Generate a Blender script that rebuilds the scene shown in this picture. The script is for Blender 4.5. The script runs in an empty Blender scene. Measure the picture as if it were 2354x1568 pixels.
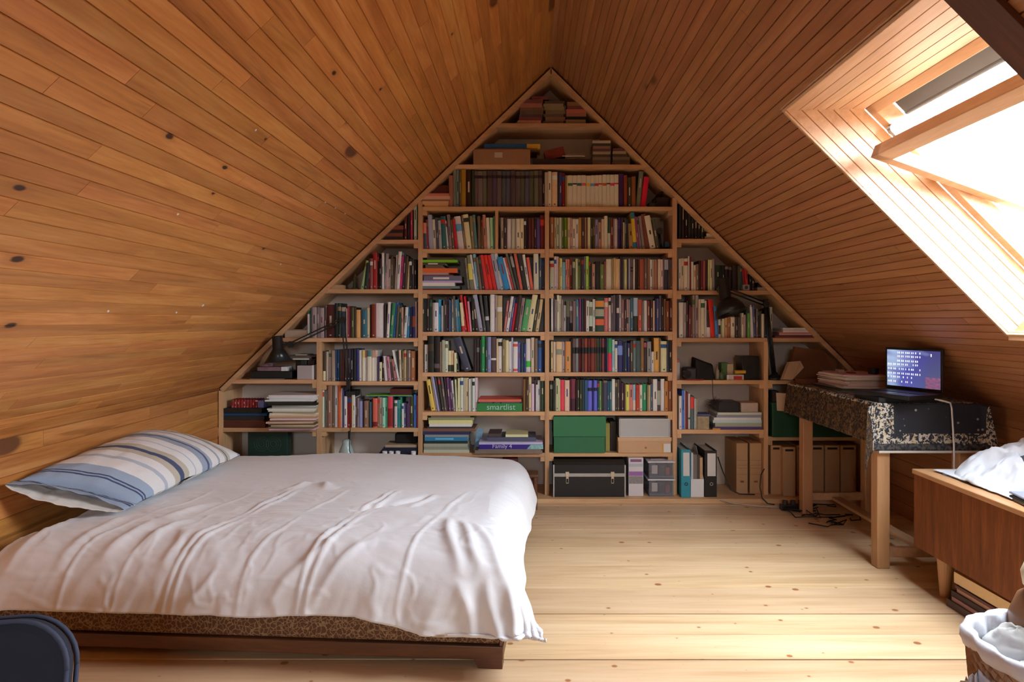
import bpy, math, random, colorsys
import numpy as np
from mathutils import Vector, Matrix, noise as mnoise

random.seed(7)
SC = bpy.context.scene
COL = SC.collection
PI = math.pi

# ------------------------------------------------------------------ camera
F = 1500.0                # focal length in pixels of the 2354 px wide frame
VX, VY = 1215.0, 738.0    # where lines running into the room converge
EYE = 1.2
cd = bpy.data.cameras.new('camera')
cam = bpy.data.objects.new('camera', cd)
COL.objects.link(cam)
cam.location = (0, 0, EYE)
cam.rotation_euler = (PI / 2, 0, 0)
cd.sensor_width = 36.0
cd.lens = F / 2354 * 36
cd.shift_x = -(VX - 1177) / 2354
cd.shift_y = -(784 - VY) / 2354
cd.clip_start = 0.02
SC.camera = cam

# ------------------------------------------------------------------ exposure
SC.view_settings.view_transform = 'Standard'
SC.view_settings.look = 'None'
SC.view_settings.gamma = 1.0
SC.view_settings.use_curve_mapping = False
SC.view_settings.exposure = 0.5
SC.cycles.max_bounces = 8
SC.cycles.diffuse_bounces = 4
SC.cycles.glossy_bounces = 2
SC.cycles.caustics_reflective = False
SC.cycles.caustics_refractive = False
SC.cycles.adaptive_threshold = 0.03

# ------------------------------------------------------------------ world: bright hazy daylight sky
SKY = 17.0
w = bpy.data.worlds.new('sky')
SC.world = w
w.use_nodes = True
nt = w.node_tree
nt.nodes.clear()
wo = nt.nodes.new('ShaderNodeOutputWorld')
bg = nt.nodes.new('ShaderNodeBackground')
tc = nt.nodes.new('ShaderNodeTexCoord')
sx = nt.nodes.new('ShaderNodeSeparateXYZ')
cr = nt.nodes.new('ShaderNodeValToRGB')
cr.color_ramp.elements[0].position = 0.48
cr.color_ramp.elements[0].color = (0.12, 0.11, 0.10, 1)
cr.color_ramp.elements[1].position = 0.56
cr.color_ramp.elements[1].color = (0.86, 0.92, 1.0, 1)
mr = nt.nodes.new('ShaderNodeMapRange')
mr.inputs['From Min'].default_value = -1
mr.inputs['From Max'].default_value = 1
nt.links.new(tc.outputs['Generated'], sx.inputs[0])
nt.links.new(sx.outputs['Z'], mr.inputs['Value'])
nt.links.new(mr.outputs['Result'], cr.inputs['Fac'])
nt.links.new(cr.outputs['Color'], bg.inputs['Color'])
# the haze is brighter on the sun's side of the roof
dp = nt.nodes.new('ShaderNodeVectorMath')
dp.operation = 'DOT_PRODUCT'
dp.inputs[1].default_value = Vector((0.80, 0.05, 0.60)).normalized()
nt.links.new(tc.outputs['Generated'], dp.inputs[0])
m2 = nt.nodes.new('ShaderNodeMapRange')
m2.inputs['From Min'].default_value = -0.3
m2.inputs['From Max'].default_value = 1.0
m2.inputs['To Min'].default_value = SKY * 0.45
m2.inputs['To Max'].default_value = SKY * 2.45
nt.links.new(dp.outputs['Value'], m2.inputs['Value'])
nt.links.new(m2.outputs['Result'], bg.inputs['Strength'])
nt.links.new(bg.outputs[0], wo.inputs['Surface'])

# ------------------------------------------------------------------ room numbers (metres; y runs into the room)
D = 4.39                   # front plane of the bookcase
BACK = D + 0.30            # plaster wall behind it
REAR = -1.6
RX, RZ = 0.152, 2.921      # ridge
LS = 0.9714                # pitch of the left slope, the right one is 45 degrees
KLX, KLZ = -2.092, 0.741   # left knee wall
KRX, KRZ = 2.293, 0.780    # right knee wall
SD = F / D


def PX(px, py, Y):
    return Vector(((px - VX) / F * Y, Y, EYE - (py - VY) / F * Y))


def XF(px, Y=D):
    return (px - VX) / F * Y


def ZF(py, Y=D):
    return EYE - (py - VY) / F * Y


def ceil_z(x):
    return RZ - LS * (RX - x) if x < RX else RZ - (x - RX)


def slope_x(z):
    return (RX - (RZ - z) / LS, RX + (RZ - z))


# skylight in the right slope: opening inside, window plane further out
OX0, OX1 = 1.030, 1.920
OZ0, OZ1 = RZ - (OX0 - RX), RZ - (OX1 - RX)
OY0, OY1 = 1.640, 2.610
WX0, WZ0 = 1.345, OZ0 + 0.005
WX1 = 2.16
WZ1 = WZ0 - (WX1 - WX0)


def portal(name, loc, rot, sx_, sy_):
    l = bpy.data.lights.new(name, 'AREA')
    l.shape = 'RECTANGLE'
    l.size, l.size_y = sx_, sy_
    l.cycles.is_portal = True
    o = bpy.data.objects.new(name, l)
    COL.objects.link(o)
    o.location = loc
    o.rotation_euler = rot
    return o


portal('skylight_portal', ((WX0 + WX1) / 2 + 0.05, (OY0 + OY1) / 2, (WZ0 + WZ1) / 2 + 0.05), (0, PI / 4, 0), 1.2, OY1 - OY0)
portal('rear_portal', (0.1, REAR - 0.22, 1.60), (PI / 2, 0, 0), 0.9, 0.65)

# ------------------------------------------------------------------ helpers


def lin(c):
    return tuple(((v / 12.92) if v <= 0.04045 else ((v + 0.055) / 1.055) ** 2.4) for v in c)


def hx(s):
    s = s.strip('#')
    if len(s) == 3:
        return tuple(int(ch * 2, 16) / 255 for ch in s)
    return tuple(int(s[i:i + 2], 16) / 255 for i in (0, 2, 4))


def L(s, k=1.0):
    return tuple(min(0.9, v * k) for v in lin(hx(s)))


GAIN = (1.65, 1.78, 1.80)


def bookcol(s):
    return tuple(min(0.82, v ** 1.18 * g) for v, g in zip(lin(hx(s)), GAIN))


class NT:
    def __init__(self, mat):
        mat.use_nodes = True
        self.t = mat.node_tree
        self.t.nodes.clear()
        self.out = self.t.nodes.new('ShaderNodeOutputMaterial')
        self.b = self.t.nodes.new('ShaderNodeBsdfPrincipled')
        self.t.links.new(self.b.outputs[0], self.out.inputs['Surface'])

    def n(self, typ, **kw):
        nd = self.t.nodes.new('ShaderNode' + typ)
        for k, v in kw.items():
            setattr(nd, k, v)
        return nd

    def l(self, a, b):
        self.t.links.new(a, b)

    def math(self, op, a, b=None, c=None, clamp=False):
        nd = self.n('Math', operation=op, use_clamp=clamp)
        for i, v in enumerate((a, b, c)):
            if v is None:
                continue
            if isinstance(v, (int, float)):
                nd.inputs[i].default_value = v
            else:
                self.l(v, nd.inputs[i])
        return nd.outputs[0]

    def mix(self, fac, a, b, blend='MIX'):
        nd = self.n('Mix', data_type='RGBA', blend_type=blend)
        if isinstance(fac, (int, float)):
            nd.inputs[0].default_value = fac
        else:
            self.l(fac, nd.inputs[0])
        for v, i in ((a, 6), (b, 7)):
            if isinstance(v, tuple):
                nd.inputs[i].default_value = (*v[:3], 1)
            else:
                self.l(v, nd.inputs[i])
        return nd.outputs[2]

    def ramp(self, fac, stops):
        nd = self.n('ValToRGB')
        el = nd.color_ramp.elements
        while len(el) < len(stops):
            el.new(0.5)
        for e, (p, c) in zip(el, stops):
            e.position = p
            e.color = (*c[:3], 1) if isinstance(c, tuple) else (c, c, c, 1)
        self.l(fac, nd.inputs[0])
        return nd.outputs[0]

    def coords(self, scale=(1, 1, 1), loc=(0, 0, 0), kind='Object'):
        t = self.n('TexCoord')
        m = self.n('Mapping')
        m.inputs['Scale'].default_value = scale
        m.inputs['Location'].default_value = loc
        self.l(t.outputs[kind], m.inputs['Vector'])
        return m.outputs[0]

    def noise(self, vec, scale=5, detail=3, rough=0.5, dist=0.0):
        nd = self.n('TexNoise')
        nd.inputs['Scale'].default_value = scale
        nd.inputs['Detail'].default_value = detail
        nd.inputs['Roughness'].default_value = rough
        nd.inputs['Distortion'].default_value = dist
        self.l(vec, nd.inputs['Vector'])
        return nd.outputs['Fac']

    def bump(self, h, strength=0.3, dist=0.01):
        nd = self.n('Bump')
        nd.inputs['Strength'].default_value = strength
        nd.inputs['Distance'].default_value = dist
        self.l(h, nd.inputs['Height'])
        self.l(nd.outputs[0], self.b.inputs['Normal'])


_mats = {}


def mat(name, col, rough=0.6, metal=0.0, var=0.12, scale=30, bump=0.0, emit=None, spec=0.5):
    """plain painted / moulded surface with a little procedural mottling"""
    if name in _mats:
        return _mats[name]
    m = bpy.data.materials.new(name)
    t = NT(m)
    c = L(col) if isinstance(col, str) else col
    v = t.coords()
    f = t.noise(v, scale, 3)
    lo = tuple(x * (1 - var) for x in c)
    hi = tuple(min(0.95, x * (1 + var)) for x in c)
    t.l(t.mix(f, lo, hi), t.b.inputs['Base Color'])
    t.b.inputs['Roughness'].default_value = rough
    t.b.inputs['Metallic'].default_value = metal
    t.b.inputs['Specular IOR Level'].default_value = spec
    if bump:
        t.bump(f, bump, 0.004)
    if emit:
        t.b.inputs['Emission Color'].default_value = (*emit[:3], 1)
        t.b.inputs['Emission Strength'].default_value = emit[3]
    _mats[name] = m
    return m


def wood(name, dark, mid, light, axis='X', rough=0.45, knots=0.0, attr=False, ring=14.0, knotcol=(0.12, 0.04, 0.015), var=0.3,
         spec=0.5, stretch=9.0, streak=0.0, knotr=0.085, kasp=(2.6, 5.2), spots=()):
    """procedural timber, grain along one local axis; with attr=True every board carries its own offset in attribute Col"""
    if name in _mats:
        return _mats[name]
    m = bpy.data.materials.new(name)
    t = NT(m)
    tcn = t.n('TexCoord')
    sep = t.n('SeparateXYZ')
    t.l(tcn.outputs['Object'], sep.inputs[0])
    comp = {'X': (0, 1, 2), 'Y': (1, 0, 2), 'Z': (2, 0, 1)}[axis]
    lg, a, b = (sep.outputs[i] for i in comp)
    if attr:
        at = t.n('Attribute', attribute_name='Col')
        sc = t.n('SeparateColor')
        t.l(at.outputs['Color'], sc.inputs[0])
        r1, r2 = sc.outputs[0], sc.outputs[1]
    else:
        oi = t.n('ObjectInfo')
        r1 = oi.outputs['Random']
        r2 = t.math('FRACT', t.math('MULTIPLY', r1, 7.31))
    off = t.math('MULTIPLY', r2, 37.0)
    cb = t.n('CombineXYZ')
    t.l(t.math('ADD', t.math('DIVIDE', lg, stretch), off), cb.inputs[0])
    t.l(t.math('ADD', a, t.math('MULTIPLY', r1, 5.0)), cb.inputs[1])
    t.l(b, cb.inputs[2])
    n1 = t.noise(cb.outputs[0], ring, 4, 0.55, 1.2)
    n2 = t.noise(cb.outputs[0], ring * 7, 2, 0.5, 0.3)
    g = t.math('ADD', t.math('MULTIPLY', n1, 0.72), t.math('MULTIPLY', n2, 0.28))
    c = t.ramp(g, [(0.30, dark), (0.5, mid), (0.68, light)])
    # board to board tone
    k = t.math('ADD', t.math('MULTIPLY', t.math('SUBTRACT', r1, 0.5), var), 1.0)
    hsv = t.n('HueSaturation')
    t.l(c, hsv.inputs['Color'])
    t.l(k, hsv.inputs['Value'])
    t.l(t.math('ADD', 0.495, t.math('MULTIPLY', r2, 0.01)), hsv.inputs['Hue'])
    c = hsv.outputs[0]
    if streak:
        cs = t.n('CombineXYZ')
        t.l(t.math('ADD', t.math('MULTIPLY', lg, 0.9), off), cs.inputs[0])
        t.l(t.math('MULTIPLY', a, 16.0), cs.inputs[1])
        sN = t.noise(cs.outputs[0], 1.5, 3, 0.6, 0.8)
        sf = t.ramp(sN, [(0.60, 0.0), (0.72, streak)])
        c = t.mix(sf, c, tuple(x * 0.38 for x in dark))
    if knots:
        kc = t.n('CombineXYZ')
        t.l(t.math('ADD', t.math('MULTIPLY', lg, kasp[0]), off), kc.inputs[0])
        t.l(t.math('MULTIPLY', a, kasp[1]), kc.inputs[1])
        vo = t.n('TexVoronoi')
        vo.voronoi_dimensions = '2D'
        vo.inputs['Scale'].default_value = knots
        vo.inputs['Randomness'].default_value = 1.0
        t.l(kc.outputs[0], vo.inputs['Vector'])
        wn = t.n('SeparateColor')
        t.l(vo.outputs['Color'], wn.inputs[0])
        rad = t.math('MULTIPLY', t.math('POWER', wn.outputs[0], 3.0), knotr)
        d = t.math('SUBTRACT', vo.outputs['Distance'], rad)
        kf = t.ramp(t.math('ADD', t.math('MULTIPLY', d, 6.0), 0.5), [(0.38, 1.0), (0.52, 0.0)])
        halo = t.ramp(t.math('ADD', t.math('MULTIPLY', d, 3.0), 0.5), [(0.45, 0.35), (0.62, 0.0)])
        c = t.mix(halo, c, tuple(x * 0.8 for x in dark))
        c = t.mix(t.math('MULTIPLY', kf, 0.9), c, knotcol)
    for (ka, kl, kr) in spots:
        da = t.math('MULTIPLY', t.math('SUBTRACT', a, ka), 1.35)
        dl_ = t.math('MULTIPLY', t.math('SUBTRACT', lg, kl), 0.75)
        d = t.math('SQRT', t.math('ADD', t.math('MULTIPLY', da, da), t.math('MULTIPLY', dl_, dl_)))
        d = t.math('DIVIDE', t.math('ADD', d, t.math('MULTIPLY', t.math('SUBTRACT', n2, 0.5), 0.012)), kr)
        c = t.mix(t.ramp(t.math('MULTIPLY', d, 0.3), [(0.2, 0.55), (0.75, 0.0)]), c, dark)
        c = t.mix(t.ramp(t.math('MULTIPLY', d, 0.5), [(0.30, 0.95), (0.52, 0.0)]), c, (0.035, 0.012, 0.006))
    t.l(c, t.b.inputs['Base Color'])
    t.b.inputs['Roughness'].default_value = rough
    t.b.inputs['Specular IOR Level'].default_value = spec
    t.bump(g, 0.12, 0.002)
    _mats[name] = m
    return m


def attr_mat(name, rough=0.5, var=0.1, scale=60, bump=0.0, emit=0.0):
    if name in _mats:
        return _mats[name]
    m = bpy.data.materials.new(name)
    t = NT(m)
    at = t.n('Attribute', attribute_name='Col')
    f = t.noise(t.coords(), scale, 2)
    k = t.math('ADD', t.math('MULTIPLY', t.math('SUBTRACT', f, 0.5), var * 2), 1.0)
    h = t.n('HueSaturation')
    t.l(at.outputs['Color'], h.inputs['Color'])
    t.l(k, h.inputs['Value'])
    t.l(h.outputs[0], t.b.inputs['Base Color'])
    t.b.inputs['Roughness'].default_value = rough
    if bump:
        t.bump(f, bump, 0.003)
    if emit:
        t.l(at.outputs['Color'], t.b.inputs['Emission Color'])
        t.b.inputs['Emission Strength'].default_value = emit
    _mats[name] = m
    return m


ORG = {}


def tag(o, label=None, cat=None, group=None, kind=None):
    for k, v in (('label', label), ('category', cat), ('group', group), ('kind', kind)):
        if v:
            o[k] = v
    return o


def empty(name, loc, label, cat, group=None):
    o = bpy.data.objects.new(name, None)
    COL.objects.link(o)
    o.location = loc
    o.empty_display_size = 0.05
    ORG[o] = Vector(loc)
    return tag(o, label, cat, group)


class MB:
    def __init__(self):
        self.v, self.f, self.mi, self.c = [], [], [], []

    def add(self, vs, fs, mi=0, col=None, M=None):
        k = len(self.v)
        for p in vs:
            p = Vector(p)
            self.v.append(M @ p if M else p)
        for i, f in enumerate(fs):
            self.f.append([k + j for j in f])
            self.mi.append(mi)
            cc = col[i] if isinstance(col, list) else col
            self.c.append(cc if cc else (0.5, 0.5, 0.5))
        return self

    def box(self, x0, x1, y0, y1, z0, z1, mi=0, col=None, M=None):
        x0, x1 = min(x0, x1), max(x0, x1)
        y0, y1 = min(y0, y1), max(y0, y1)
        z0, z1 = min(z0, z1), max(z0, z1)
        vs = [(x0, y0, z0), (x1, y0, z0), (x1, y1, z0), (x0, y1, z0), (x0, y0, z1), (x1, y0, z1), (x1, y1, z1), (x0, y1, z1)]
        fs = [(0, 3, 2, 1), (4, 5, 6, 7), (0, 1, 5, 4), (1, 2, 6, 5), (2, 3, 7, 6), (3, 0, 4, 7)]
        return self.add(vs, fs, mi, col, M)

    def hexa(self, b, t, mi=0, col=None):
        """box from four bottom and four top corners"""
        fs = [(0, 3, 2, 1), (4, 5, 6, 7), (0, 1, 5, 4), (1, 2, 6, 5), (2, 3, 7, 6), (3, 0, 4, 7)]
        return self.add(list(b) + list(t), fs, mi, col)

    def cyl(self, p0, p1, r0, r1=None, n=16, mi=0, col=None, caps=True):
        r1 = r0 if r1 is None else r1
        p0, p1 = Vector(p0), Vector(p1)
        d = (p1 - p0).normalized()
        a = d.orthogonal().normalized()
        b = d.cross(a)
        vs = []
        for p, r in ((p0, r0), (p1, r1)):
            for i in range(n):
                t = 2 * PI * i / n
                vs.append(p + r * (math.cos(t) * a + math.sin(t) * b))
        fs = [(i, (i + 1) % n, n + (i + 1) % n, n + i) for i in range(n)]
        if caps:
            fs += [tuple(reversed(range(n))), tuple(range(n, 2 * n))]
        return self.add(vs, fs, mi, col)

    def tube(self, pts, r, n=8, mi=0, col=None):
        pts = [Vector(p) for p in pts]
        m = len(pts)
        vs = []
        a = None
        for i, p in enumerate(pts):
            d = (pts[min(i + 1, m - 1)] - pts[max(i - 1, 0)]).normalized()
            if a is None:
                a = d.orthogonal().normalized()
            else:
                a = (a - d * a.dot(d)).normalized()
            b = d.cross(a)
            rr = r[i] if isinstance(r, (list, tuple)) else r
            for k in range(n):
                t = 2 * PI * k / n
                vs.append(p + rr * (math.cos(t) * a + math.sin(t) * b))
        fs = []
        for i in range(m - 1):
            for k in range(n):
                fs.append((i * n + k, i * n + (k + 1) % n, (i + 1) * n + (k + 1) % n, (i + 1) * n + k))
        fs += [tuple(reversed(range(n))), tuple(range((m - 1) * n, m * n))]
        return self.add(vs, fs, mi, col)

    def lathe(self, prof, M=None, n=32, mi=0, col=None, wob=None):
        vs, fs = [], []
        for j, (r, z) in enumerate(prof):
            for i in range(n):
                t = 2 * PI * i / n
                rr = r + (wob(i, j) if wob else 0)
                vs.append((rr * math.cos(t), rr * math.sin(t), z))
        for j in range(len(prof) - 1):
            for i in range(n):
                fs.append((j * n + i, j * n + (i + 1) % n, (j + 1) * n + (i + 1) % n, (j + 1) * n + i))
        return self.add(vs, fs, mi, col, M)

    def prism(self, poly, y0, y1, mi=0, col=None, M=None):
        """polygon in x,z pulled along y"""
        n = len(poly)
        vs = [(x, y0, z) for x, z in poly] + [(x, y1, z) for x, z in poly]
        fs = [tuple(range(n)), tuple(reversed(range(n, 2 * n)))]
        fs += [(i, n + i, n + (i + 1) % n, (i + 1) % n) for i in range(n)]
        return self.add(vs, fs, mi, col, M)

    def build(self, name, mats, parent=None, origin=None, smooth=False, bevel=0.0, M=None, label=None, cat=None, group=None,
              kind=None, subsurf=0, solid=0.0):
        if not isinstance(mats, (list, tuple)):
            mats = [mats]
        if parent is not None:
            origin = ORG[parent]
        elif origin is None:
            if M is not None:
                origin = Vector((0, 0, 0))
            else:
                xs = [p.x for p in self.v]
                ys = [p.y for p in self.v]
                zs = [p.z for p in self.v]
                origin = Vector(((min(xs) + max(xs)) / 2, (min(ys) + max(ys)) / 2, min(zs)))
        origin = Vector(origin)
        me = bpy.data.meshes.new(name)
        me.from_pydata([tuple(p - origin) for p in self.v], [], self.f)
        for m_ in mats:
            me.materials.append(m_)
        me.polygons.foreach_set('material_index', self.mi)
        if smooth:
            me.polygons.foreach_set('use_smooth', [True] * len(self.f))
        at = me.color_attributes.new('Col', 'FLOAT_COLOR', 'CORNER')
        buf = []
        for f, c in zip(self.f, self.c):
            for _ in f:
                buf.extend((c[0], c[1], c[2], 1.0))
        at.data.foreach_set('color', buf)
        me.update()
        o = bpy.data.objects.new(name, me)
        COL.objects.link(o)
        if parent is not None:
            o.parent = parent
            o.location = (0, 0, 0)
        elif M is not None:
            o.matrix_world = M
        else:
            o.location = origin
        ORG[o] = origin
        if solid:
            md = o.modifiers.new('thick', 'SOLIDIFY')
            md.thickness = solid
            md.offset = 0
        if bevel:
            md = o.modifiers.new('bevel', 'BEVEL')
            md.width = bevel
            md.segments = 2
            md.limit_method = 'ANGLE'
            md.angle_limit = 0.9
        if subsurf:
            md = o.modifiers.new('sub', 'SUBSURF')
            md.levels = subsurf
            md.render_levels = subsurf
        return tag(o, label, cat, group, kind)


def grid_mesh(P, mi=0, col=None):
    """P: numpy (m,n,3)"""
    mb = MB()
    m, n = P.shape[:2]
    vs = [Vector(P[i, j]) for i in range(m) for j in range(n)]
    fs, cs = [], []
    for i in range(m - 1):
        for j in range(n - 1):
            fs.append((i * n + j, (i + 1) * n + j, (i + 1) * n + j + 1, i * n + j + 1))
            if col is not None:
                cs.append(tuple(col[i, j]))
    mb.add(vs, fs, mi, cs if col is not None else None)
    return mb


def vnoise(x, y, seed=0):
    """smooth value noise, numpy"""
    xi = np.floor(x).astype(int)
    yi = np.floor(y).astype(int)
    xf = x - xi
    yf = y - yi
    u = xf * xf * (3 - 2 * xf)
    v = yf * yf * (3 - 2 * yf)

    def h(a, b):
        n = (a * 374761393 + b * 668265263 + seed * 1442695041) & 0x7fffffff
        n = ((n ^ (n >> 13)) * 1274126177) & 0x7fffffff
        return (n ^ (n >> 16)) % 10007 / 10007.0
    return (h(xi, yi) * (1 - u) + h(xi + 1, yi) * u) * (1 - v) + (h(xi, yi + 1) * (1 - u) + h(xi + 1, yi + 1) * u) * v


def fbm(x, y, seed=0, o=4):
    s, a, f = 0, 0.5, 1.0
    for k in range(o):
        s = s + a * (vnoise(x * f, y * f, seed + k) - 0.5)
        a *= 0.5
        f *= 2.03
    return s


def lettering(text, size, loc, rot, material, parent, name='lettering', depth=0.0006):
    cu = bpy.data.curves.new(name, 'FONT')
    cu.body = text
    cu.size = size
    cu.extrude = depth
    cu.align_x = 'CENTER'
    tmp = bpy.data.objects.new(name, cu)
    COL.objects.link(tmp)
    dg = bpy.context.evaluated_depsgraph_get()
    me = bpy.data.meshes.new_from_object(tmp.evaluated_get(dg))
    bpy.data.objects.remove(tmp)
    me.materials.clear()
    me.materials.append(material)
    o = bpy.data.objects.new(name, me)
    COL.objects.link(o)
    o.parent = parent
    o.location = Vector(loc) - ORG[parent]
    o.rotation_euler = rot
    return o


def struct(mb, name, mats, **kw):
    return mb.build(name, mats, kind='structure', **kw)


# ------------------------------------------------------------------ shared materials
def on_left_slope(px, py):
    a_, b_ = (px - VX) / F, (py - VY) / F
    Y = (RZ - LS * RX - EYE) / (-b_ - LS * a_)
    return (RX - a_ * Y) * math.hypot(1, LS), Y


KNOTS = [(*on_left_slope(px, py), r) for px, py, r in ((45, 432, .017), (390, 313, .015), (517, 385, .013), (25, 748, .020), (768, 168, .013),
                                                       (606, 572, .010), (490, 445, .009), (40, 596, .020), (1040, 78, .010), (875, 205, .010), (610, 320, .008))]
M_CEIL_L = wood('pine_panelling_left', (0.38, 0.140, 0.034), (0.56, 0.230, 0.060), (0.67, 0.32, 0.105), 'Y', 0.42, knots=0.35, attr=True,
                ring=13, var=0.28, streak=0.42, stretch=12, spots=KNOTS)
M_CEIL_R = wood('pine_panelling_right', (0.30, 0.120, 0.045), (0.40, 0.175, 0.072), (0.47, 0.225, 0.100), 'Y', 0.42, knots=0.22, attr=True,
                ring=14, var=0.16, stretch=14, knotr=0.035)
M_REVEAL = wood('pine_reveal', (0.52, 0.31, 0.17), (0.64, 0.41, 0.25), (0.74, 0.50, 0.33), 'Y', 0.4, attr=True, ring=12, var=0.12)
M_FLOOR = wood('spruce_floorboards', (0.54, 0.33, 0.17), (0.70, 0.475, 0.27), (0.78, 0.565, 0.35), 'X', 0.38, knots=2.3, kasp=(2.6, 3.2), attr=True,
               ring=9, var=0.16, knotr=0.10, knotcol=(0.34, 0.12, 0.04), stretch=16)
PINE = ((0.52, 0.285, 0.135), (0.66, 0.39, 0.195), (0.74, 0.47, 0.26))
M_SH_X = wood('shelf_pine_x', *PINE, 'X', 0.5, knots=0.35, ring=12)
M_SH_Z = wood('shelf_pine_z', *PINE, 'Z', 0.5, knots=0.35, ring=12)
M_SH_Y = wood('shelf_pine_y', *PINE, 'Y', 0.5, ring=12)
M_TEAK = wood('teak_veneer', (0.10, 0.030, 0.007), (0.18, 0.056, 0.013), (0.26, 0.088, 0.022), 'Z', 0.55, ring=26, stretch=14, var=0.05, spec=0.25)
M_TEAKT = wood('teak_top', (0.40, 0.20, 0.09), (0.50, 0.26, 0.12), (0.58, 0.32, 0.16), 'Y', 0.35, ring=16, stretch=12, var=0.05)
M_DESK_Z = wood('beech_legs', (0.42, 0.215, 0.10), (0.52, 0.28, 0.135), (0.60, 0.34, 0.18), 'Z', 0.45, ring=12)
M_DESK_X = wood('beech_rails', (0.42, 0.235, 0.12), (0.52, 0.31, 0.165), (0.60, 0.38, 0.22), 'Y', 0.5, ring=12)
M_DARKW = wood('dark_stained_wood', (0.075, 0.028, 0.012), (0.11, 0.042, 0.018), (0.16, 0.062, 0.028), 'X', 0.4, ring=12)
M_PLASTER = mat('cream_plaster', (0.78, 0.70, 0.61), 0.9, var=0.05, scale=6, bump=0.05)
M_BOOK = attr_mat('book_cloth', 0.55, 0.08, 90)
M_GLASS = None
M_BLACK = mat('black_plastic', (0.012, 0.012, 0.013), 0.35)
M_BLACKM = mat('black_enamel', (0.014, 0.015, 0.014), 0.3)
M_STEEL = mat('brushed_steel', (0.55, 0.55, 0.56), 0.35, 0.9)
M_WHITE = mat('white_card', (0.74, 0.73, 0.72), 0.6, var=0.04)
M_WHITEP = mat('white_plastic', (0.78, 0.78, 0.78), 0.4, var=0.03)
M_KRAFT = mat('kraft_board', (0.46, 0.31, 0.18), 0.8, var=0.08)
M_CARD = mat('brown_cardboard', (0.42, 0.26, 0.15), 0.85, var=0.1)
# ================================================================== THE ROOM
def slope_frame(side):
    if side == 'L':
        c = 1 / math.hypot(1, LS)
        d = Vector((-c, 0, -c * LS))
    else:
        d = Vector((math.sqrt(.5), 0, -math.sqrt(.5)))
    y = Vector((0, 1, 0))
    n = d.cross(y)
    M = Matrix(((d.x, y.x, n.x, RX), (d.y, y.y, n.y, 0), (d.z, y.z, n.z, RZ), (0, 0, 0, 1)))
    return M


def boards(mb, a0, a1, pitch, y0, y1, out, hole=None, seg=(0.5, 1.6), groove=0.0045, depth=0.005, flip=False, swap=False, rnd=None):
    """tongue and groove boards side by side along local x, running along local y; a shallow V between them"""
    rnd = rnd or random
    n = int(round((a1 - a0) / pitch))
    for i in range(n):
        x0, x1 = a0 + i * pitch, a0 + (i + 1) * pitch
        spans = [(y0, y1)]
        if hole and x0 > hole[0] - pitch * .4 and x1 < hole[1] + pitch * .4:
            spans = [(y0, hole[2]), (hole[3], y1)]
        for s0, s1 in spans:
            y = s0
            first = True
            while y < s1 - 1e-6:
                ln = rnd.uniform(*seg)
                if first:
                    ln *= rnd.random()
                    first = False
                e = min(s1, y + max(0.12, ln))
                if s1 - e < 0.12:
                    e = s1
                c = (rnd.random(), rnd.random(), 0)
                g = 0.0007
                prof = [(x0, out * depth), (x0 + groove / 2, 0), (x1 - groove / 2, 0), (x1, out * depth)]
                vs = [(p, yy, q) for yy in (y + g, e - g) for p, q in prof]
                vs += [(x0, y, out * .006), (x1, y, out * .006), (x0, e, out * .006), (x1, e, out * .006)]
                fs = [(0, 1, 5, 4), (1, 2, 6, 5), (2, 3, 7, 6), (8, 9, 3, 2, 1, 0), (10, 4, 5, 6, 7, 11)]
                if swap:
                    vs = [(b, a, z) for a, b, z in vs]
                mb.add(vs, fs, 0, c)
                y = e


ML, MR = slope_frame('L'), slope_frame('R')
rr = random.Random(3)
Lt = (RX - KLX) * math.hypot(1, LS)
Rt = (KRX - RX) * math.sqrt(2)
mb = MB()
pl = Lt / 54
boards(mb, 0, Lt, pl, REAR, BACK, -1, seg=(0.5, 2.1), rnd=rr)
mb.box(-0.05, Lt + .08, REAR - .2, BACK, -0.006, -0.16, 0, (.3, .3, 0))
o = struct(mb, 'ceiling', M_CEIL_L, M=ML)
tag(o, 'left ceiling slope panelled with knotty orange pine boards')
# right slope with two roof windows cut in
t0, t1 = (OX0 - RX) * math.sqrt(2), (OX1 - RX) * math.sqrt(2)
pr = (t1 - t0) / 29
H2 = (-0.62, 0.35)
mb = MB()
n_before = int(round(t0 / pr))
st = t0 - n_before * pr
n_tot = int((Rt - st) / pr) + 1
for seg_y, hole in (((REAR, 1.0), None), ((1.0, BACK), (t0, t1, OY0, OY1))):
    boards(mb, st, st + n_tot * pr, pr, seg_y[0], seg_y[1], 1, hole=hole, seg=(1.5, 4.0), rnd=rr, groove=0.005, depth=0.006)
for a0, a1, b0, b1 in ((-0.05, t0 - .03, REAR - .2, BACK), (t1 + .01, Rt + .08, REAR - .2, BACK), (t0 - .031, t1 + .011, REAR - .2, OY0 - .032), (t0, t1, OY1 + .032, BACK)):
    mb.box(a0, a1, b0, b1, 0.006, 0.16, 0, (.3, .3, 0))
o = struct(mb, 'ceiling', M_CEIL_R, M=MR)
tag(o, 'right ceiling slope of narrow reddish pine boards with the roof window')

# little white pins left in the left slope
for k, (px, py) in enumerate(((587, 298), (408, 492), (645, 607), (466, 702), (405, 718), (248, 715), (748, 465), (771, 478), (793, 491))):
    a_, b_ = (px - VX) / F, (py - VY) / F
    Yp_ = (RZ - LS * RX - EYE) / (-b_ - LS * a_)
    P0 = Vector((a_ * Yp_, Yp_, EYE - b_ * Yp_))
    nn = Vector((LS, 0, -1)).normalized()
    m = MB()
    m.cyl(P0 - nn * .002, P0 + nn * .003, .0042 if k != 3 else .006, n=10)
    m.build('pin', mat('white_pin', (.8, .8, .78), .5), label='tiny white pin stuck in the left wooden ceiling slope', cat='pin', group='white pins in the left ceiling slope')

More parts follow.
